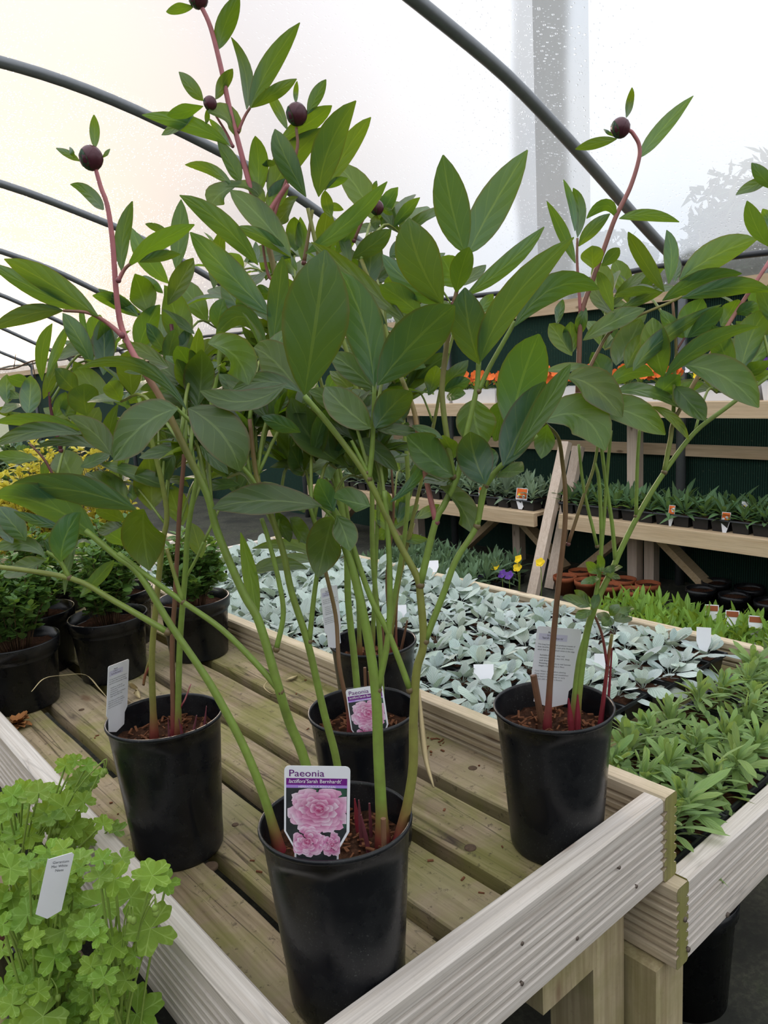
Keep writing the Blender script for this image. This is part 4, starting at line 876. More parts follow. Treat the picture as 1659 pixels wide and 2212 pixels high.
def front_tag(O, X, Y, label, h=1.36, full=True, foot=1.62):
    t = Tag('plant_tag', O, X, Y, label, rounded(h, .075, .16, foot, .30))
    t.text('Paeonia', .065, .165, .155, 'ink_purple', width=.53, bold=.002)
    t.poly('stripe', 'stripe_purple', [(.03, .195), (.955, .195), (.955, .305), (.03, .305)])
    t.text('lactiflora', .065, .27, .085, 'ink_white', shear=.25, width=.25)
    t.text("'Sarah Bernhardt'", .325, .27, .085, 'ink_white', width=.54)
    t.poly('stripe', 'stripe_lilac', [(.03, .305), (.955, .305), (.955, .352), (.03, .352)])
    t.text('HERBACEOUS PERENNIAL', .215, .349, .052, 'ink_white', width=.57)
    t.poly('picture', 'print_dark', [(.03, .352), (.955, .352), (.955, h-.30), (.81, h-.01), (.81, h+.25), (.19, h+.25), (.19, h-.01), (.03, h-.30)])
    for cu, cv, r_ in ((.42, .40, .1), (.86, .42, .11), (.70, 1.24, .09), (.9, .95, .09)):
        m = MB(); m.add([t.p(min(.95, cu+r_*math.cos(a)), max(.355, min(h-.04, cv+r_*.7*math.sin(a))), .00025) for a in [k*.6283 for k in range(10)]], [tuple(range(10))], cols=[(.03, .09, .06)]*10); m.obj('printed_leaf', 'print', t.root, smooth=False)
    flower_print(t, .53, .71, .46, .36, 17, (.05, .95, .36, 1.12), .0003, 3)
    flower_print(t, .36, 1.23, .25, .24, 12, (.14, .95, .9, h+.2), .0006, 5, True)
    flower_print(t, .74, 1.27, .17, .19, 11, (.5, .86, .9, h+.2), .0006, 9, True)
    return t
A = PL['F'][1]
O_ = atplane(614, 1654, A, -.062); X_ = atplane(757, 1656, A, -.062)-O_; Y_ = atplane(638, 1845, A, -.066)-O_
front_tag(O_, X_, Y_, 'pink peony picture tag facing out of the pot against the front board')
A = PL['M'][1]
O_ = atplane(746, 1490, A, -.03); X_ = atplane(826, 1478, A, -.03)-O_; Y_ = atplane(756, 1600, A, -.05)-O_
front_tag(O_, X_, Y_, 'peony picture tag sunk half into the pot behind the front peony', foot=1.55)
def back_tag(O, X, Y, label, h, foot, text=True):
    t = Tag('plant_tag', O, X, Y, label, rounded(h, .06, .12, foot))
    t.poly('tint', 'print_tint', [(.06, .16), (.70, .16), (.70, .31), (.06, .31)], .00015)
    t.text('Paeonia', .26, .145, .055, 'ink_black', bold=.012); t.text('lactiflora', .24, .205, .055, 'ink_grey', shear=.2); t.text("'Sarah Bernhardt'", .13, .275, .06, 'ink_grey', width=.48)
    y = .42
    for ln, b in (('This long lived perennial produces masses of', 0), ('fully double, ruffled rose pink flowers', 0), ('which fade to silvery-blush white at the edge', 0), ('', 0), ('Suitable for: sun that will', 0), ('tolerate shade, in any rich, deep', 0), ('well drained soil', 0), ('Flowering time: Early to mid Summer', 1), ('Height x Spread: 90cm x 75cm', 1), ('', 0), ('Care: Water in pot before planting', 0), ('Keep moist 1st year until established', 0), ('Apply feed in late Summer or early', 0), ('Autumn with next year\'s flowers', 0)):
        if ln: t.text(ln, .06 if y < .58 or y > 1.0 else .13, y, .046, 'ink_grey', width=min(.84, len(ln)*.0205), bold=.006*b)
        y += .062
    return t
m_plain('print_tint', (.62, .60, .74), .4, .4)
A = PL['R'][1]
O_ = atplane(1161, 1352, A, .035); X_ = atplane(1257, 1360, A, .035)-O_; Y_ = atplane(1166, 1495, A, .030)-O_
back_tag(O_, X_, Y_, 'white care tag printed with small text, standing in the corner peony pot', 1.45, 1.75)
A = PL['L'][1]
O_ = atplane(234, 1440, A, -.015); X_ = atplane(279, 1423, A, .04)-O_; Y_ = atplane(236, 1572, A, -.02)-O_
back_tag(O_, X_, Y_, 'white care tag turned edgeways at the rim of the left peony pot', 1.55, 1.9)
A = PL['B'][1]
O_ = atplane(692, 1272, A, -.03); X_ = atplane(728, 1263, A, .02)-O_; Y_ = atplane(716, 1378, A, -.03)-O_
back_tag(O_, X_, Y_, 'white care tag leaning in the back peony pot before the silver seedlings', 1.6, 2.0)
# ------------------------------------------------------------------ small leaves shared by many plants
def blade_mesh(name, L, Wd, droop=.3, fold=.2, n=7, wave=.05, stalk=.12, pa=.9, pb=.9):
    m = MB(); P = []
    for i in range(n):
        s = i/(n-1); P.append(Vector((L*s, 0, -droop*L*s*s)))
    N0 = [Vector((0, 0, 1))]*n; v = []; uv = []
    for i, p in enumerate(P):
        s = i/(n-1); q_ = min(1, max(0, (s-stalk)/(1-stalk))); h = Wd/2*((q_**pa*(1-q_)**pb)/((pa/(pa+pb))**pa*(pb/(pa+pb))**pb) if 0 < q_ < 1 else .08)
        h = max(h, Wd*.04)
        for u in (-1, 0, 1):
            v.append(Vector((p.x, u*h, p.z+fold*h*abs(u)+wave*h*math.sin(s*9+u*2)))); uv.append(((u+1)/2, s))
    f = [(i*3+j, i*3+j+1, (i+1)*3+j+1, (i+1)*3+j) for i in range(n-1) for j in range(2)]
    f = [tuple(reversed(q)) for q in f]
    m.add(v, f, uv); return m.mesh(name)
def join_blades(m, me, M):
    vs_ = [M @ q.co for q in me.vertices]; ul = {}
    for lp in me.loops: ul[lp.vertex_index] = tuple(me.uv_layers[0].data[lp.index].uv)
    m.add(vs_, [tuple(p.vertices) for p in me.polygons], [ul.get(i, (.5, .5)) for i in range(len(vs_))])
def tuft_mesh(name, blades, n, el0, el1, s0=.7, s1=1.1, base=.004, zsp=0.0):
    m = MB()
    for k in range(n):
        az = k*2.399+R(-.3, .3); q = k/max(1, n-1); el = el1+(el0-el1)*q+R(-.15, .15)
        M = Matrix.Translation(Vector((math.cos(az)*base, math.sin(az)*base, zsp*(1-q)))) @ Matrix.Rotation(az, 4, 'Z') @ Matrix.Rotation(-el, 4, 'Y') @ Matrix.Rotation(R(-.4, .4), 4, 'X') @ Matrix.Scale(R(s0, s1), 4)
        join_blades(m, random.choice(blades), M)
    return m.mesh(name)
def rosette(name, loc, blades, n, el0, el1, s0, s1, mat, label, cat, group, zsp=0.0):
    root = empty(name, loc, label, cat, group)
    for k in range(n):
        q = k/max(1, n-1); az = k*2.399+R(-.35, .35); el = el1+(el0-el1)*q+R(-.18, .18)
        o = put('leaf', random.choice(blades), mat, root, (math.cos(az)*.004, math.sin(az)*.004, zsp*(1-q)), (R(-.35, .35), -el, az), R(s0, s1)*(.75+.4*q))
        a = R(.8, 1.18); o.color = (a*R(.94, 1.06), a, a*R(.92, 1.08), 1)
    return root
# ------------------------------------------------------------------ seedling trays
def tray_mesh(nx, ny, cx, cy, h, name):
    m = MB(); w = nx*cx; d = ny*cy
    for i in range(nx):
        for j in range(ny):
            x = -w/2+i*cx; y = -d/2+j*cy; t = .006; b = .014
            top = [(x+t, y+t, h), (x+cx-t, y+t, h), (x+cx-t, y+cy-t, h), (x+t, y+cy-t, h)]; bot = [(x+b, y+b, 0), (x+cx-b, y+b, 0), (x+cx-b, y+cy-b, 0), (x+b, y+cy-b, 0)]
            m.add(top+bot, [(0, 4, 5, 1), (1, 5, 6, 2), (2, 6, 7, 3), (3, 7, 4, 0), (4, 7, 6, 5)])
            o = [(x, y, h), (x+cx, y, h), (x+cx, y+cy, h), (x, y+cy, h)]
            m.add(o+[(p[0], p[1], h-.0015) for p in top], [(0, 1, 5, 4), (1, 2, 6, 5), (2, 3, 7, 6), (3, 0, 4, 7)])
    r = [(-w/2, -d/2), (w/2, -d/2), (w/2, d/2), (-w/2, d/2)]
    m.add([(a, b_, h) for a, b_ in r]+[(a*1.015, b_*1.015, h-.008) for a, b_ in r], [(0, 4, 5, 1), (1, 5, 6, 2), (2, 6, 7, 3), (3, 7, 4, 0)])
    return m.mesh(name, smooth=False)
def soilcell_mesh(cx, cy, name):
    m = MB(); n = 5; v = []
    for i in range(n):
        for j in range(n):
            x = (i/(n-1)-.5)*(cx-.013); y = (j/(n-1)-.5)*(cy-.013); v.append((x, y, .004*noise.noise(Vector((x*90+3, y*90, 1)))+R(-.001, .001)))
    m.add(v, [(i*n+j, (i+1)*n+j, (i+1)*n+j+1, i*n+j+1) for i in range(n-1) for j in range(n-1)]); return m.mesh(name)
def tray(name, tm, sm, nx, ny, cx, cy, h, loc, label, group, cells=True):
    root = empty(name, loc, label, 'tray', group); put('tray_body', tm, 'tray_plastic', root, (0, 0, 0)); spots = []
    for i in range(nx):
        for j in range(ny):
            x = (i-(nx-1)/2)*cx; y = (j-(ny-1)/2)*cy
            put('soil', sm, 'soil', root, (x, y, h-.012)); spots.append((loc[0]+x, loc[1]+y, loc[2]+h-.012))
    return root, spots
TM6 = tray_mesh(2, 3, .10, .098, .058, 'six_cell_tray'); SC6 = soilcell_mesh(.10, .098, 'cell_soil')
SB = [blade_mesh('stachys_blade_%d' % i, .080, .038, dr, fo, 11, .10, .30, .5, .42) for i, (dr, fo) in enumerate(((.55, -.35), (.25, -.3), (.9, -.25), (.4, .15)))]
for me in SB: me.materials.append(MATS['stachys_leaf'])
STM = [tuft_mesh('stachys_tuft_%d' % i, SB, 12, .45, 1.4, .75, 1.15) for i in range(3)]
for me in STM: me.materials.append(MATS['stachys_leaf'])
DZ2 = -.1545
def SGRP(i, j): return 'silver seedlings, '+('tray row facing the green seedlings' if j == 0 else 'trays along the peony bench' if i == 0 else 'trays along the outer rail' if i == 4 else 'last tray rows' if j > 5 else 'middle trays')
def SLAB(i, j):
    return 'silver woolly seedling in '+('the tray row facing the green seedlings' if j == 0 else 'the trays against the peony bench edge board' if i == 0 else 'the trays along the outer rail' if i == 4 else 'the tray rows by the far rail' if j > 5 else 'the middle of the lower bench')
for i in range(5):
    for j in range(8):
        x = 1.215+i*.204; y = 1.165+j*.298+(R(-.012, .012))
        near = j < 4
        root, spots = tray('seedling_tray', TM6, SC6, 2, 3, .10, .098, .058, (x, y, DZ2), SLAB(i, j).replace('seedling in', 'seedlings filling a black tray in', 1).replace('the trays', 'the line').replace('the tray row', 'the row').replace('the tray rows', 'the rows'), 'trays of '+SGRP(i, j))
        for sx, sy, sz in spots:
            if j < 3 or (j == 3 and i < 4):
                rosette('lambs_ear_seedling', (sx+R(-.012, .012), sy+R(-.012, .012), sz), SB, 11, .4, 1.45, .7, 1.15, 'stachys_leaf', SLAB(i, j), 'seedling', SGRP(i, j), .006)
            else:
                o = put('lambs_ear_seedling', STM[random.randrange(3)], 'stachys_leaf', None, (sx+R(-.012, .012), sy+R(-.012, .012), sz), (0, 0, R(0, 6.28)), R(.85, 1.25))
                a = R(.85, 1.15); o.color = (a, a, a, 1)
                tag(o, SLAB(i, j), 'seedling', SGRP(i, j))
RB = [blade_mesh('rockcress_blade_%d' % i, .060, .0165, dr, fo, 9, .15, .0, .75, .35) for i, (dr, fo) in enumerate(((.2, -.4), (.9, -.3), (-.2, .4), (.5, .3), (1.3, -.2)))]
for me in RB: me.materials.append(MATS['rockcress_leaf'])
for i in range(5):
    x = 1.235+i*.204+.0; y = .775+(.0 if i else -.005)
    root, spots = tray('seedling_tray', TM6, SC6, 2, 3, .10, .098, .058, (x, y, DZ2), 'black six-cell tray of narrow-leaved green seedlings by the front board', 'trays of green seedlings')
    for sx, sy, sz in spots:
        rosette('green_seedling', (sx+R(-.018, .018), sy+R(-.018, .018), sz), RB, 42, .15, 1.5, .55, 1.3, 'rockcress_leaf', 'bushy narrow-leaved green seedling behind the lower front board', 'seedling', 'green seedlings in trays', .06).rotation_euler = (R(-.35, .35), R(-.35, .35), R(0, 6))
def small_tag(px, py, z, w, h, label, mat='tag_plastic', tilt=.25, col=None, print_=None):
    c = atz(px, py, z); d = (CAM-c); d.z = 0; d.normalize(); sd = Vector((d.y, -d.x, 0))*-1; up = (Vector((0, 0, 1))-d*tilt).normalized()
    root = empty('seedling_tag', c-up*.03, label, 'tag', None); m = MB(); a = c-sd*w/2; v = [a, a+sd*w, a+sd*w+up*h, a+up*h, c-sd*w*.2-up*.035, c+sd*w*.2-up*.035]
    v = [Vector(q) for q in v]; b = [q-d*.001 for q in v]
    m.add(v+b, [(0, 1, 2, 3), (4, 5, 1, 0), (9, 8, 7, 6), (6, 7, 11, 10), (0, 3, 9, 6), (1, 7, 8, 2), (3, 2, 8, 9)]); m.obj('card', mat, root, smooth=False)
    if print_:
        p = MB(); q = [c-sd*w*.42+up*h*.1, c+sd*w*.42+up*h*.1, c+sd*w*.42+up*h*.62, c-sd*w*.42+up*h*.62]; p.add([r_+d*.0006 for r_ in q], [(0, 1, 2, 3)]); p.obj('picture', print_, root, smooth=False)
        p = MB(); p.ball(c+up*h*.36+d*.0004, h*.2, 10, 4, (1, 1, .6), d); p.obj('printed_flower', 'white_petal', root)
small_tag(1045, 1455, -.06, .055, .026, 'blank pale tag lying over the silver seedlings near the corner peony', 'tag_plastic', .8)
small_tag(1300, 1440, -.07, .04, .035, 'blank pale tag among silver seedlings right behind the corner pot', 'tag_plastic', .4)
small_tag(1520, 1385, -.06, .04, .04, 'blank pale tag among the silver seedlings at the tray end', 'tag_plastic', .3)
small_tag(935, 1225, -.07, .05, .03, 'blank pale tag deep among the silver seedlings', 'tag_plastic', .7)
small_tag(865, 1325, -.07, .045, .03, 'blank pale tag among silver seedlings beside the back peony pot', 'tag_plastic', .6)
# ------------------------------------------------------------------ cranesbill geraniums at the left
def lobed_leaf(name, seed):
    rnd = random.Random(seed); m = MB(); N = 84; rings = (.0, .35, .7, 1.0); v = [Vector((0, 0, 0))]; uv = [(.5, .5)]
    lob = 5; span = 2*math.pi*.95; a0 = -span/2
    for r_ in rings[1:]:
        for k in range(N+1):
            a = a0+span*k/N; ph = (k/N)*lob; fr = abs((ph % 1)-.5)*2
            R_ = 1-.38*fr**2.4+.055*math.cos(ph*2*math.pi*3)*(1-fr*.6)
            R_ = 1-(1-R_)*r_**1.5; x = math.cos(a)*r_*R_; y = math.sin(a)*r_*R_
            z = .16*r_*r_-.10*r_*(1-fr)+.05*math.sin(a*3+seed)*r_*r_; v.append(Vector((x, y, z))); uv.append((.5+.5*((ph % 1)-.5)*2*.98, .2+.6*r_))
    n1 = N+1; f = [(0, 1+k, 2+k) for k in range(N)]
    for i in range(2): f += [(1+i*n1+k, 1+(i+1)*n1+k, 2+(i+1)*n1+k, 2+i*n1+k) for k in range(N)]
    m.add(v, f, uv); me = m.mesh(name); me.materials.append(MATS['geranium_leaf']); return me
GL = [lobed_leaf('geranium_blade_%d' % i, i+1) for i in range(3)]
G1 = [(560,1080,80),(640,1040,60),(740,1080,70),(680,1200,90),(640,1260,70),(770,1230,70),(850,1150,60),(330,1310,100),(200,1290,90),(430,1300,80),(150,1380,100),(260,1360,90),(70,1450,90),(540,1430,130),(710,1390,90),(390,1530,110),(150,1540,120),(260,1680,100),(120,1660,100),(40,1720,100),(620,1750,90),(720,1640,100),(730,1720,80),(880,1580,80),(1000,1640,80),(960,1600,60),(90,1960,150),(330,2040,150),(60,1850,100),(250,1900,80),(870,1880,80),(1040,1870,90),(850,2030,110),(980,2050,130),(1300,2020,150),(1420,2080,100),(620,2130,90),(690,1950,70),(480,1640,70),(30,1560,80),(560,1560,80),(340,1640,70)]
G2 = [(140,180,85),(60,90,80),(330,260,95),(520,120,95),(670,90,90),(770,250,120),(580,340,75),(300,130,60),(180,330,70),(140,440,85),(330,430,90),(280,400,80),(690,390,50),(450,560,80),(400,620,70),(700,690,120),(20,180,60),(10,360,50),(220,700,110),(60,640,60),(20,540,50),(500,430,50),(150,690,80),(620,450,50),(430,200,60),(90,280,60)]
GA = [(.235, 1.27), (.20, 1.02), (.255, .90)]
GP = []
for k, (x, y) in enumerate(GA):
    lab = ('bushy green cranesbill with round lobed leaves, the one furthest along the board', 'bushy green cranesbill with round lobed leaves, white name tag in its pot', 'bushy green cranesbill with lobed leaves spilling over the pale board')[k]
    root = empty('potted_geranium', (x, y, -.1845), lab, 'potted plant', 'leafy geraniums beside the bench')
    MB().lathe([(0, .003), (.045, .003), (.048, 0), (.062, .10), (.066, .10), (.066, .112), (.060, .112), (.056, .085)], (x, y, -.184), 32).obj('pot', 'black_plastic', root)
    soil_mesh((x, y), .057, -.095, .003).obj('soil', 'soil', root); GP.append((root, Vector((x, y, -.09))))
def geranium_leaf(fx, fy, r):
    k = 0 if fy < 1830 else (1 if fx < 190 else 2)
    root, base = GP[k]; d = R(-.06, .05); P = atplane(fx, fy, Vector((base.x, base.y, 0)), d)
    if P.z < -.16: P.z = -.15
    rr = r*(P-CAM).dot(FW)/FPX*1.18
    nrm = (Vector((R(-.5, .5), R(-.5, .5), 1))+(CAM-P).normalized()*R(.5, 1.3)).normalized()
    M = Vector((0, 0, 1)).rotation_difference(nrm).to_euler('XYZ'); q = Vector((0, 0, 1)).rotation_difference(nrm)
    from_ = q @ Vector((-.1, 0, 0))
    e = (q.to_matrix() @ Matrix.Rotation(R(0, 6.28), 3, 'Z')).to_euler()
    o = put('leaf', GL[random.randrange(3)], 'geranium_leaf', root, P-base-Vector((0, 0, 0)) if False else P-wpos(root), e, rr)
    a = R(.85, 1.2); o.color = (a*R(.92, 1.1), a, a*R(.8, 1.1), 1)
    b0 = base+Vector((R(-.025, .025), R(-.025, .025), -.005)); mid = b0.lerp(P, .5)+Vector((0, 0, .02))-nrm*.01
    m = MB(); m.tube(catmull([b0, mid, P-nrm*rr*.02], 4), [.0016]*9, 6); m.obj('petiole', 'stalk_green', root)
for x, y, r_ in G1: geranium_leaf(x*.2532, 1380+y*.2532, r_*.2532)
for x, y, r_ in G2: geranium_leaf(x*.4219, 1900+y*.4219, r_*.4219)
for _ in range(60): geranium_leaf(R(-20, 180), R(1690, 2230), R(20, 32))
for _ in range(34): geranium_leaf(R(150, 275), R(1990, 2230), R(20, 32))
for px, py in ((222, 1672), (227, 1666), (118, 1797), (126, 1795), (335, 1962), (337, 1972), (282, 1985), (110, 2158), (125, 2155), (288, 1988)):
    k = 0 if py < 1830 else (1 if px < 190 else 2); root, base = GP[k]; P = atplane(px, py, Vector((base.x, base.y, 0)), -.04)
    m = MB(); m.ball(P, .0042, 8, 6, (1, 1, 1.3)); m.obj('flower_bud', 'geranium_bud' if 'geranium_bud' in MATS else 'stalk_green', root)
    m = MB(); m.tube(catmull([base, base.lerp(P, .6)+Vector((0, 0, .05)), P+Vector((0, 0, .018)), P], 4), .0009, 5); m.obj('flower_stalk', 'stalk_green', root)
A = Vector((.215, .98, 0))
O_ = atplane(104, 1852, A, -.075); X_ = atplane(160, 1846, A, -.06)-O_; Y_ = atplane(100, 2000, A, -.07)-O_
t = Tag('name_tag', O_, X_, Y_, 'pale grey name tag lettered for a geranium, standing among lobed leaves', [(.0, .04), (.04, .10), (.9, -.1), (1, 0), (1, 2.6), (.5, 2.9), (0, 2.6)], mat='tag_plastic')
for k, ln in enumerate(('Geranium', 'Mac White', 'Ness')): t.text(ln, (.22, .20, .38)[k], .32+k*.19, .17, 'ink_grey', width=(.62, .62, .32)[k])
# ------------------------------------------------------------------ box plants and golden shrubs on the far part of the bench
BB = [blade_mesh('box_blade_%d' % i, .017, .0105, .1, .15, 4, .0, .05) for i in range(2)]
def shrub(name, x, y, z, r, h, label, group, mat, blades, n, pr=.10, ph=.17, per=6, sc=1.55):
    root = empty(name, (x, y, z), label, 'potted shrub', group)
    MB().lathe([(0, .004), (pr*.80, .004), (pr*.83, 0), (pr*.85, .004), (pr*.96, ph-.03), (pr*1.03, ph-.03), (pr*1.05, ph-.002), (pr*1.045, ph), (pr*1.0, ph), (pr*.97, ph-.04)], (x, y, z+.0006), 44).obj('pot', 'black_plastic', root)
    soil_mesh((x, y), pr*.975, z+ph-.028, .004).obj('soil', 'soil', root)
    m = MB(); tips = []
    for k in range(n):
        a = R(0, 6.283); rr = r*math.sqrt(random.random()); hh = h*(.35+.65*random.random())*(1-.35*(rr/r)**2)
        b = Vector((x+math.cos(a)*rr*.3, y+math.sin(a)*rr*.3, z+ph-.03)); e = Vector((x+math.cos(a)*rr, y+math.sin(a)*rr, z+ph+hh))
        C_ = catmull([b, b.lerp(e, .5)+Vector((0, 0, .03)), e], 4); m.tube(C_, .0011, 4); tips.append(C_)
    m.obj('stems', 'stalk_brown', root, kind='stuff')
    m = MB()
    for C_ in tips:
        for q in range(2, len(C_)):
            for s_ in range(per):
                az = R(0, 6.283); el = R(-.1, 1.1); p = C_[q]+Vector((R(-.006, .006), R(-.006, .006), R(-.01, .012)))
                M = Matrix.Translation(p) @ Matrix.Rotation(az, 4, 'Z') @ Matrix.Rotation(-el, 4, 'Y') @ Matrix.Rotation(R(-.6, .6), 4, 'X') @ Matrix.Scale(R(.7, 1.25)*sc, 4)
                join_blades(m, BB[0], M)
    m.obj('foliage', mat, root, kind='stuff'); return root
shrub('box_plant', .468, 2.03, .0006, .115, .24, 'young box shrub in the black pot nearest the pale left board', 'box plants on the bench', 'box_leaf', BB, 62)
shrub('box_plant', .708, 2.04, .0006, .11, .24, 'young box shrub in a black pot with grit on its soil, midway across the bench', 'box plants on the bench', 'box_leaf', BB, 58)
shrub('box_plant', .945, 2.0, .0006, .10, .20, 'young box shrub in the black pot touching the right edge board', 'box plants on the bench', 'box_leaf', BB, 46, .098)
shrub('box_plant', .585, 2.26, .0006, .11, .24, 'young box shrub tucked behind the front row of box pots', 'box plants on the bench', 'box_leaf', BB, 50)
shrub('box_plant', .83, 2.28, .0006, .11, .26, 'young box shrub behind the gritty pot, toward the golden shrubs', 'box plants on the bench', 'box_leaf', BB, 46)
for k, (x, y) in enumerate(((.47, 2.55), (.69, 2.58), (.91, 2.55), (.56, 2.82), (.82, 2.83))):
    shrub('golden_shrub', x, y,   .0006, .13, .46, 'golden-leaved shrub in a black pot at the far end of the slatted bench', 'golden shrubs', 'gold_leaf', BB, 50, .10, .17, 7, 1.45)
for k in (0, 1, 2, 4, 5, 6, 7, 8, 9, 10, 11, 12, 13):
    x = .25+(k % 4)*.42; y = 4.1+(k//4)*.9
    shrub('dark_shrub', x, y, -.0595, .2, R(.28, .5), 'dark green shrub in a black pot on the distant bench', 'shrubs on the distant bench', 'dark_leaf', BB, 26, .13, .2, 4, 3.2)
m = MB(); q = [atplane(x, y, Vector((.9, 4.35, 0)), 0) for x, y in ((-20, 798), (30, 796), (70, 780), (120, 775), (172, 772))]; base = Vector((q[-1].x+.05, q[-1].y, .06))
m.tube(catmull([base, q[-1]+Vector((.05, .05, -.1))]+q[::-1], 4), .004, 5)
for a, b_ in ((1, 60), (2, -70), (3, -60), (3, 45)): m.tube([q[a], q[a]+Vector((R(-.02, .02), 0, b_*.0012))], .0025, 4)
root = empty('bare_twig', (base.x, base.y, -.0595), 'thin bare arching twig in the pot behind the golden shrubs', 'twig'); m.obj('twig', 'stalk_brown', root)
MB().lathe([(0, 0), (.07, 0), (.085, .13), (.085, .14), (.075, .12), (0, .12)], (base.x, base.y, -.0595), 20).obj('pot', 'black_plastic', root)
# ------------------------------------------------------------------ trays along the netting wall
def pool(name, blades, n, el0, el1, mat, cnt=3, zsp=0.0, s0=.7, s1=1.1):
    out = []
    for i in range(cnt):
        me = tuft_mesh('%s_%d' % (name, i), blades, n, el0, el1, s0, s1, .006, zsp); me.materials.append(MATS[mat]); out.append(me)
    return out
WB = [blade_mesh('wall_blade_%d' % i, .085, .022, dr, .2, 6, .08, .05) for i, dr in enumerate((.3, .6, .0))]
TG = pool('green_tuft', WB, 17, .2, 1.3, 'dark_leaf', 3, .03); TGy = pool('grey_tuft', WB, 20, .3, 1.4, 'grey_leaf', 3, .06); TBr = pool('bright_tuft', WB, 18, .3, 1.35, 'bright_leaf', 3, .04)
TW = tray_mesh(3, 2, .11, .11, .07, 'shelf_tray'); SW = soilcell_mesh(.11, .11, 'shelf_cell_soil')
def wall_trays(y0, y1, xs, z, tufts, tlab, plab, group, step=.225):
    y = y0
    while y < y1:
        for x in xs:
            root, spots = tray('shelf_tray', TW, SW, 3, 2, .11, .11, .07, (x, y, z), tlab, group)
            for sx, sy, sz in spots:
                o = put('shelf_seedling', random.choice(tufts), 'dark_leaf', None, (sx, sy, sz), (0, 0, R(0, 6.28)), R(1.1, 1.6)); a = R(.95, 1.6); o.color = (a, a, a*.95, 1)
                tag(o, plab, 'seedling', group+' seedlings')
        y += step
wall_trays(1.35, 2.95, (4.20, ), -.1995, TG, 'black tray of dark green seedlings on the low shelf right of the timbers', 'dark green seedling on the low shelf right of the leaning timbers', 'low shelf trays')
wall_trays(.45, 1.3, (4.20, ), -.1995, TBr, 'black tray of bright green seedlings at the near end of the low shelf', 'bright green seedling at the near end of the low shelf', 'near low shelf trays')
wall_trays(3.35, 5.6, (4.20, ), -.2145, TGy, 'black tray of grey-leaved seedlings on the low shelf beyond the timbers', 'grey-leaved seedling on the low shelf beyond the timbers', 'far low shelf trays')
def shelf_tag(px, py, X, w, h, label, pic):
    c = atx(px, py, X); root = empty('seedling_tag', (c.x, c.y, c.z-.05), label, 'tag'); n = Vector((-.93, -.25, .2)).normalized(); sd = Vector((0, -1, 0)); sd = (sd-n*sd.dot(n)).normalized(); up = n.cross(sd)*-1
    if up.z < 0: up = -up
    m = MB(); v = [c-sd*w/2, c+sd*w/2, c+sd*w/2+up*h, c-sd*w/2+up*h, c-sd*w*.15-up*.07, c+sd*w*.15-up*.07]; b = [q-n*.001 for q in v]
    m.add(v+b, [(0, 1, 2, 3), (4, 5, 1, 0), (9, 8, 7, 6), (6, 7, 11, 10)]); m.obj('card', 'tag_plastic', root, smooth=False)
    p = MB(); q = [c-sd*w*.44+up*h*.06, c+sd*w*.44+up*h*.06, c+sd*w*.44+up*h*.94, c-sd*w*.44+up*h*.94]; p.add([r_+n*.0008 for r_ in q], [(0, 1, 2, 3)]); p.obj('picture', pic, root, smooth=False)
    for k in range(4): p = MB(); p.ball(c+sd*w*R(-.28, .28)+up*h*R(.2, .65)+n*.001, h*.14, 8, 4, (1, 1, .3), n); p.obj('printed_flower', 'white_petal' if k < 3 else 'yellow_petal', root)
shelf_tag(1126, 1078, 4.05, .085, .075, 'orange picture tag with white daisies among grey seedlings on the far low shelf', 'orange_petal')
shelf_tag(1040, 1066, 4.08, .05, .05, 'small faded orange tag beside the daisy tag on the far low shelf', 'orange_petal')
shelf_tag(1450, 1112, 4.05, .035, .055, 'upright red picture tag in the middle of the low shelf trays', 'red_print' if 'red_print' in MATS else 'orange_petal')
shelf_tag(1567, 1128, 4.05, .045, .055, 'leaning red picture tag on the low shelf near the bright green seedlings', 'orange_petal')
shelf_tag(1608, 1103, 4.2, .035, .05, 'small pale pink tag at the back of the low shelf trays', 'white_petal')
shelf_tag(660, 1085, 4.3, .05, .05, 'distant orange tag far along the low shelf', 'orange_petal')
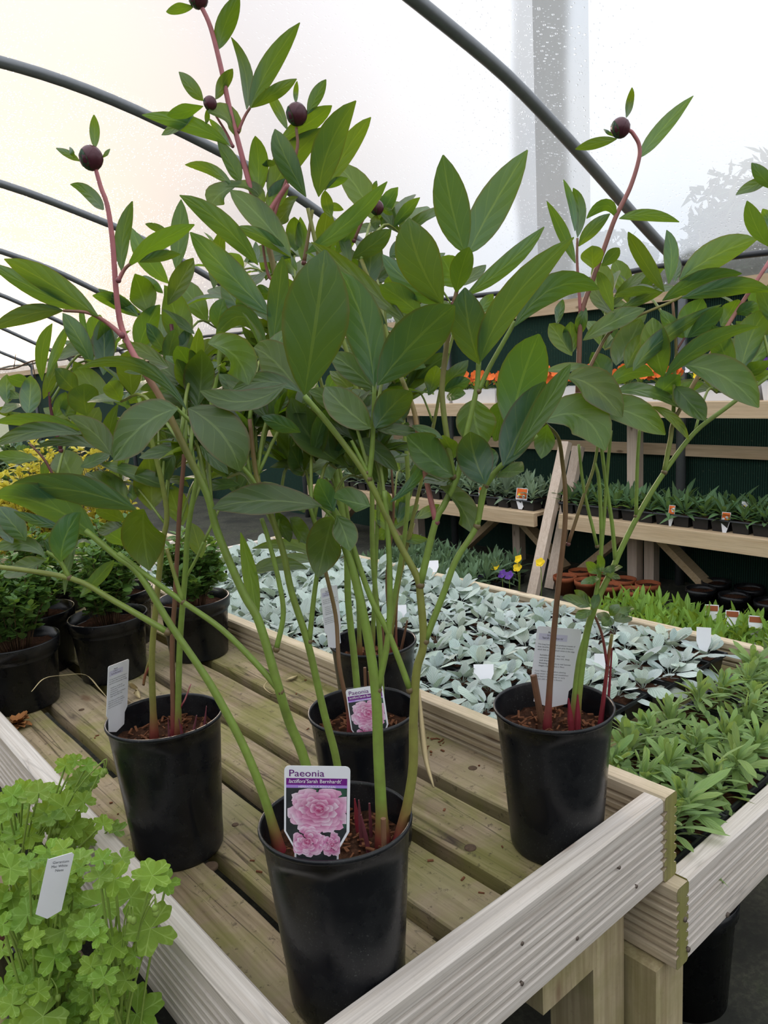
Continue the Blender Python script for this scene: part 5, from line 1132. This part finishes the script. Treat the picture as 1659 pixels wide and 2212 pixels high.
# ------------------------------------------------------------------ pansies in white troughs on the upper shelf
def pansy_mesh():
    m = MB()
    for k in range(5):
        a = k*1.2566; c = Vector((math.cos(a)*.013, math.sin(a)*.013, .001*(k % 2))); m.add([c+Vector((math.cos(b)*.013, math.sin(b)*.013, .003*math.cos(b-a))) for b in [j*.785 for j in range(8)]], [tuple(range(8))])
    return m.mesh('pansy_flower', smooth=False)
PF = {}
for c in ('orange_petal', 'violet_petal', 'white_petal', 'yellow_petal'):
    me = pansy_mesh(); me.materials.append(MATS[c]); PF[c] = me
PT = pool('pansy_foliage', WB, 20, .2, 1.3, 'bright_leaf', 2, .03, .55, .9)
def trough(y, flowers, k):
    root = empty('trough', (4.34, y, .5005), 'white plastic trough on the upper shelf holding '+('orange pansies' if flowers[0] == 'orange_petal' else 'violet and white pansies'), 'trough', 'white troughs on the upper shelf')
    m = MB(); x0, x1, y0, y1 = 4.24, 4.44, y-.225, y+.225
    o = [(x0+.012, y0+.012, .5005), (x1-.012, y0+.012, .5005), (x1-.012, y1-.012, .5005), (x0+.012, y1-.012, .5005), (x0, y0, .60), (x1, y0, .60), (x1, y1, .60), (x0, y1, .60)]
    m.add(o, [(3, 2, 1, 0), (0, 1, 5, 4), (1, 2, 6, 5), (2, 3, 7, 6), (3, 0, 4, 7)])
    i = [(x0+.012, y0+.012, .60), (x1-.012, y0+.012, .60), (x1-.012, y1-.012, .60), (x0+.012, y1-.012, .60), (x0+.02, y0+.02, .58), (x1-.02, y0+.02, .58), (x1-.02, y1-.02, .58), (x0+.02, y1-.02, .58)]
    m.add(o[4:]+i, [(0, 1, 5, 4), (1, 2, 6, 5), (2, 3, 7, 6), (3, 0, 4, 7), (4, 5, 9, 8), (5, 6, 10, 9), (6, 7, 11, 10), (7, 4, 8, 11)]); m.obj('trough_body', 'white_plastic', root, smooth=False)
    s = MB(); s.box((x0+.015, y0+.015, .565), (x1-.015, y1-.015, .585)); s.obj('soil', 'soil', root, smooth=False)
    for j in range(4):
        yy = y-.165+j*.11; xx = 4.34+R(-.02, .02)
        p = empty('pansy', (xx, yy, .585), ('orange' if flowers[0] == 'orange_petal' else 'violet and white')+' flowered pansy in a white trough on the upper shelf', 'pansy', ('orange' if flowers[0] == 'orange_petal' else 'violet')+' pansies')
        put('foliage', PT[j % 2], 'bright_leaf', p, (0, 0, 0), (0, 0, R(0, 6)), 1.0)
        for q in range(7):
            fx, fy, fz = R(-.07, .05), R(-.05, .05), R(.06, .125)
            put('flower', PF[random.choice(flowers)], flowers[0], p, (fx, fy, fz), (R(-.3, .3), -1.2+R(-.3, .3), R(-.5, .5)), R(1.0, 1.5))
            st = MB(); w_ = Vector((xx, yy, .585)); st.tube([w_, w_+Vector((fx*.6, fy*.6, fz*.7)), w_+Vector((fx, fy, fz))], .0015, 4); st.obj('flower_stalk', 'stalk_green', p)
for k in range(11):
    y = .7+k*.465
    trough(y, ['orange_petal'] if y > 2.55 else ['violet_petal', 'violet_petal', 'white_petal', 'yellow_petal'], k)
# ------------------------------------------------------------------ plants standing on the ground beyond the lower bench
FT = tray_mesh(4, 3, .1, .1, .07, 'ground_tray'); SF = soilcell_mesh(.1, .1, 'ground_cell_soil')
for i in range(2):
    for j in range(5):
        x = 3.22+i*.42; y = 1.0+j*.32
        if i == 2 and j > 2: continue
        root, spots = tray('ground_tray', FT, SF, 4, 3, .1, .1, .07, (x, y, GZ+.0005), 'black tray of bright green seedlings standing on the ground under the wall shelf', 'ground trays')
        for n_, (sx, sy, sz) in enumerate(spots):
            o = put('bright_seedling', random.choice(TBr), 'bright_leaf', None, (sx, sy, sz), (0, 0, R(0, 6.28)), R(1.0, 1.5)); a = R(.8, 1.2); o.color = (a, a, a*.9, 1)
            tag(o, 'bright green seedling in the ground trays behind the lower bench', 'seedling', 'bright green ground seedlings')
def tpot(x, y, z, r, h, mat, name, lab, group):
    root = empty(name, (x, y, z), lab, 'pot', group)
    MB().lathe([(0, .003), (r*.72, .003), (r*.74, 0), (r*.92, h*.75), (r*1.0, h*.75), (r*1.02, h), (r*.93, h), (r*.9, h*.8)], (x, y, z), 28).obj('pot_body', mat, root); soil_mesh((x, y), r*.9, z+h*.82, .003).obj('soil', 'soil', root)
for i in range(8):
    tpot(3.98+(i % 2)*.165, 2.46+(i//2)*.165, GZ+.0005, .075, .12, 'terracotta', 'terracotta_pot', 'small terracotta pot standing on the ground below the low shelf', 'terracotta pots')
for i in range(10):
    tpot(4.20+(i % 2)*.19, 1.35+(i//2)*.2, GZ+.0005, .085, .13, 'black_plastic', 'black_pot', 'black pot standing in shadow below the low shelf', 'black pots below the low shelf')
def gtag(px, py, label):
    p = atz(px, py, -.56); root = empty('ground_tag', (p.x, p.y, -.66), label, 'tag', None); m = MB(); d = (CAM-p).normalized(); sd = Vector((d.y, -d.x, 0)).normalized(); up = (Vector((0, 0, 1))-d*.3).normalized()
    m.add([p-sd*.032, p+sd*.032, p+sd*.032+up*.045, p-sd*.032+up*.045, p-sd*.01-up*.1, p+sd*.01-up*.1], [(0, 1, 2, 3), (4, 5, 1, 0)]); m.obj('card', 'tag_plastic', root, smooth=False)
    q = MB(); q.add([r_+d*.0015 for r_ in (p-sd*.028+up*.012, p+sd*.028+up*.012, p+sd*.028+up*.04, p-sd*.028+up*.04)], [(0, 1, 2, 3)]); q.obj('picture', 'terracotta', root, smooth=False)
gtag(1538, 1325, 'white and red tag in the ground trays nearest the terracotta pots')
gtag(1582, 1338, 'white and red tag in the ground trays, middle one of three')
gtag(1632, 1350, 'white and red tag in the ground trays furthest from the terracotta pots')
# yellow daisies and grey bedding beyond the silver seedlings
for i in range(9):
    x = 2.95+(i % 3)*.43; y = 3.45+(i//3)*.36
    root, spots = tray('bedding_tray', FT, SF, 4, 3, .1, .1, .07, (x, y, GZ+.0005), 'black tray of dull grey-green bedding plants on the ground past the silver seedlings', 'bedding trays')
    for sx, sy, sz in spots:
        o = put('bedding_seedling', random.choice(TGy), 'grey_leaf', None, (sx, sy, sz), (0, 0, R(0, 6.28)), R(1.1, 1.5)); a = R(.7, 1.0); o.color = (a*.85, a, a*.8, 1)
        tag(o, 'dull grey-green bedding plant on the ground past the silver seedlings', 'seedling', 'bedding seedlings')
for px, py in ((1069, 1223), (1118, 1226), (1120, 1208), (1167, 1215)):
    P = atx(px, py, 3.75); root = empty('yellow_daisy', (P.x, P.y, GZ+.0005), 'yellow daisy flower standing up behind the silver seedlings', 'flower', 'yellow daisies')
    m = MB(); m.tube([(P.x, P.y, GZ+.0005), (P.x+.01, P.y, (P.z+GZ)/2), P], .0025, 5); m.obj('flower_stalk', 'stalk_green', root)
    put('petals', PF['yellow_petal'], 'yellow_petal', root, P-wpos(root), (0, -.9, R(-.5, .5)), 1.25)
    put('petals', PF['yellow_petal'], 'yellow_petal', root, P-wpos(root)+Vector((-.004, 0, .004)), (.6, -.9, R(-.5, .5)), .9)
for px, py in ((1085, 1240), (1100, 1243), (1040, 1243)):
    P = atx(px, py, 3.7); root = empty('violet_flower', (P.x, P.y, GZ+.0005), 'small violet flower among the bedding behind the silver seedlings', 'flower', 'violet flowers')
    m = MB(); m.tube([(P.x, P.y, GZ+.0005), P], .0025, 5); m.obj('flower_stalk', 'stalk_green', root); put('petals', PF['violet_petal'], 'violet_petal', root, P-wpos(root), (0, -.9, 0), 1.3)
# big black pot under the lower bench
root = empty('storage_pot', (1.52, .80, GZ+.0005), 'large empty black pot standing on the ground under the lower bench', 'pot')
MB().lathe([(0, .004), (.088, .004), (.092, 0), (.105, .24), (.112, .24), (.113, .275), (.107, .275), (.10, .22), (.088, .008), (0, .008)], (1.52, .80, GZ+.0005), 44).obj('pot_body', 'black_plastic', root)
# ------------------------------------------------------------------ dry bits lying on the slats
def strip(name, pts, w, mat, label, cat, z0=None):
    P = catmull(pts, 5); m = MB(); n = len(P); v = []
    for i, p in enumerate(P):
        t = (P[min(i+1, n-1)]-P[max(i-1, 0)]).normalized(); sd = t.cross(Vector((0, 0, 1))); sd = sd.normalized() if sd.length > .05 else Vector((1, 0, 0)); h = w*math.sin(math.pi*(.12+.8*i/(n-1)))
        v += [p-sd*h, p+Vector((0, 0, h*.35)), p+sd*h, p-Vector((0, 0, .0006))]
    f = [(i*4+j, i*4+(j+1) % 4, (i+1)*4+(j+1) % 4, (i+1)*4+j) for i in range(n-1) for j in range(4)]+[(3, 2, 1, 0), tuple(4*(n-1)+k for k in range(4))]
    m.add(v, f); return m.obj(name, mat, None, loc=P[0], label=label, cat=cat)
def zs(L): return [atz(x, y, z) for x, y, z in L]
strip('dry_leaf', zs([(905, 1490, .12), (910, 1560, .07), (920, 1640, .02), (937, 1700, .002)]), .006, 'straw', 'long pale straw blade hanging from the middle pot to the slats', 'dry leaf')
strip('dry_stalk', zs([(68, 1494, .10), (95, 1466, .11), (135, 1459, .08), (185, 1458, .045), (215, 1488, .012), (232, 1508, .002)]), .0028, 'straw', 'curling dry grass stalk lying near the left box pot', 'dry stalk')
strip('dry_leaf', zs([(282, 1475, .05), (292, 1490, .02), (302, 1508, .002)]), .010, 'straw', 'short pale dry leaf behind the left peony pot', 'dry leaf')
strip('dry_leaf', zs([(618, 1468, .004), (630, 1464, .008), (642, 1459, .003)]), .007, 'straw', 'pale curled dry leaf on the slat by the right edge board', 'dry leaf')
strip('dry_stalk', zs([(600, 1497, .004), (585, 1497, .012), (570, 1484, .02), (578, 1470, .004)]), .0014, 'straw', 'thin curled tendril on the slats between the peony pots', 'dry stalk')
c = atz(42, 1570, .0); root = empty('wilted_flower', c, 'wilted brown flower head lying on the outer slat', 'dry flower')
for k in range(30):
    a = k*2.399; el = R(-.1, .9); d = Vector((math.cos(a)*math.cos(el), math.sin(a)*math.cos(el), abs(math.sin(el)))); L = R(.018, .034); s = Vector((-math.sin(a), math.cos(a), 0)); p = c+Vector((0, 0, .010)); m = MB(); v = []
    for i in range(4):
        q = i/3; h = .010*math.sin(math.pi*(.15+.75*q)); cc = p+d*L*q+Vector((0, 0, -.006*q*q+R(-.002, .002)))
        for j in (-1, 0, 1):
            z_ = cc+s*h*j+Vector((0, 0, .003*abs(j))); z_.z = max(z_.z, .0015); v.append(z_)
    m.add(v, [(i*3+j, i*3+j+1, (i+1)*3+j+1, (i+1)*3+j) for i in range(3) for j in range(2)]); m.obj('petal', 'wilted', root)
ch = MB(); ch.bar((-.006, 0, .0018), (.006, 0, .0022), .005, .003); CM = ch.mesh('bark_flake', smooth=False); CM.materials.append(MATS['bark'])
spots = [(R(905, 960), R(1580, 1640)) for _ in range(16)]+[(R(900, 1075), 1580+.39*(0)+R(0, 10)) for _ in range(0)]+[(560, 1690), (530, 1605), (555, 1660), (665, 1575), (695, 1600), (640, 1640), (575, 1740), (560, 1885), (545, 1860), (205, 1595), (210, 1590), (255, 1760), (240, 1735), (700, 1590), (1085, 1830), (1035, 1655), (960, 1750), (930, 1860), (1000, 1900), (1040, 1930), (640, 1500), (660, 1470), (690, 1610), (700, 1620)]
for x, y in spots:
    p = atz(x, y, 0)
    if not any(a+.006 < p.x < b-.006 for a, b in SL): continue
    o = put('bark_flake', CM, 'bark', None, p, (0, 0, R(0, 6.28)), (R(.25, .9), R(.25, .8), R(.3, .9))); tag(o, 'small brown bark flake scattered on the slats', 'bark flake', 'bark flakes on the slats')
# weed in the gap by the front board
p = Vector((.925, .70, -.03)); root = empty('weed', p, 'little bright green weed growing through the slats behind the front board', 'weed')
for k in range(7): o = put('leaf', GL[k % 3], 'geranium_leaf', root, (R(-.008, .012), R(-.02, .02), .035+R(0, .016)), (R(-.5, .5), R(-.5, .5), R(0, 6)), R(.010, .016))
m = MB(); m.tube([p, p+Vector((0, 0, .04))], .002, 5); m.obj('stalk', 'stalk_green', root)
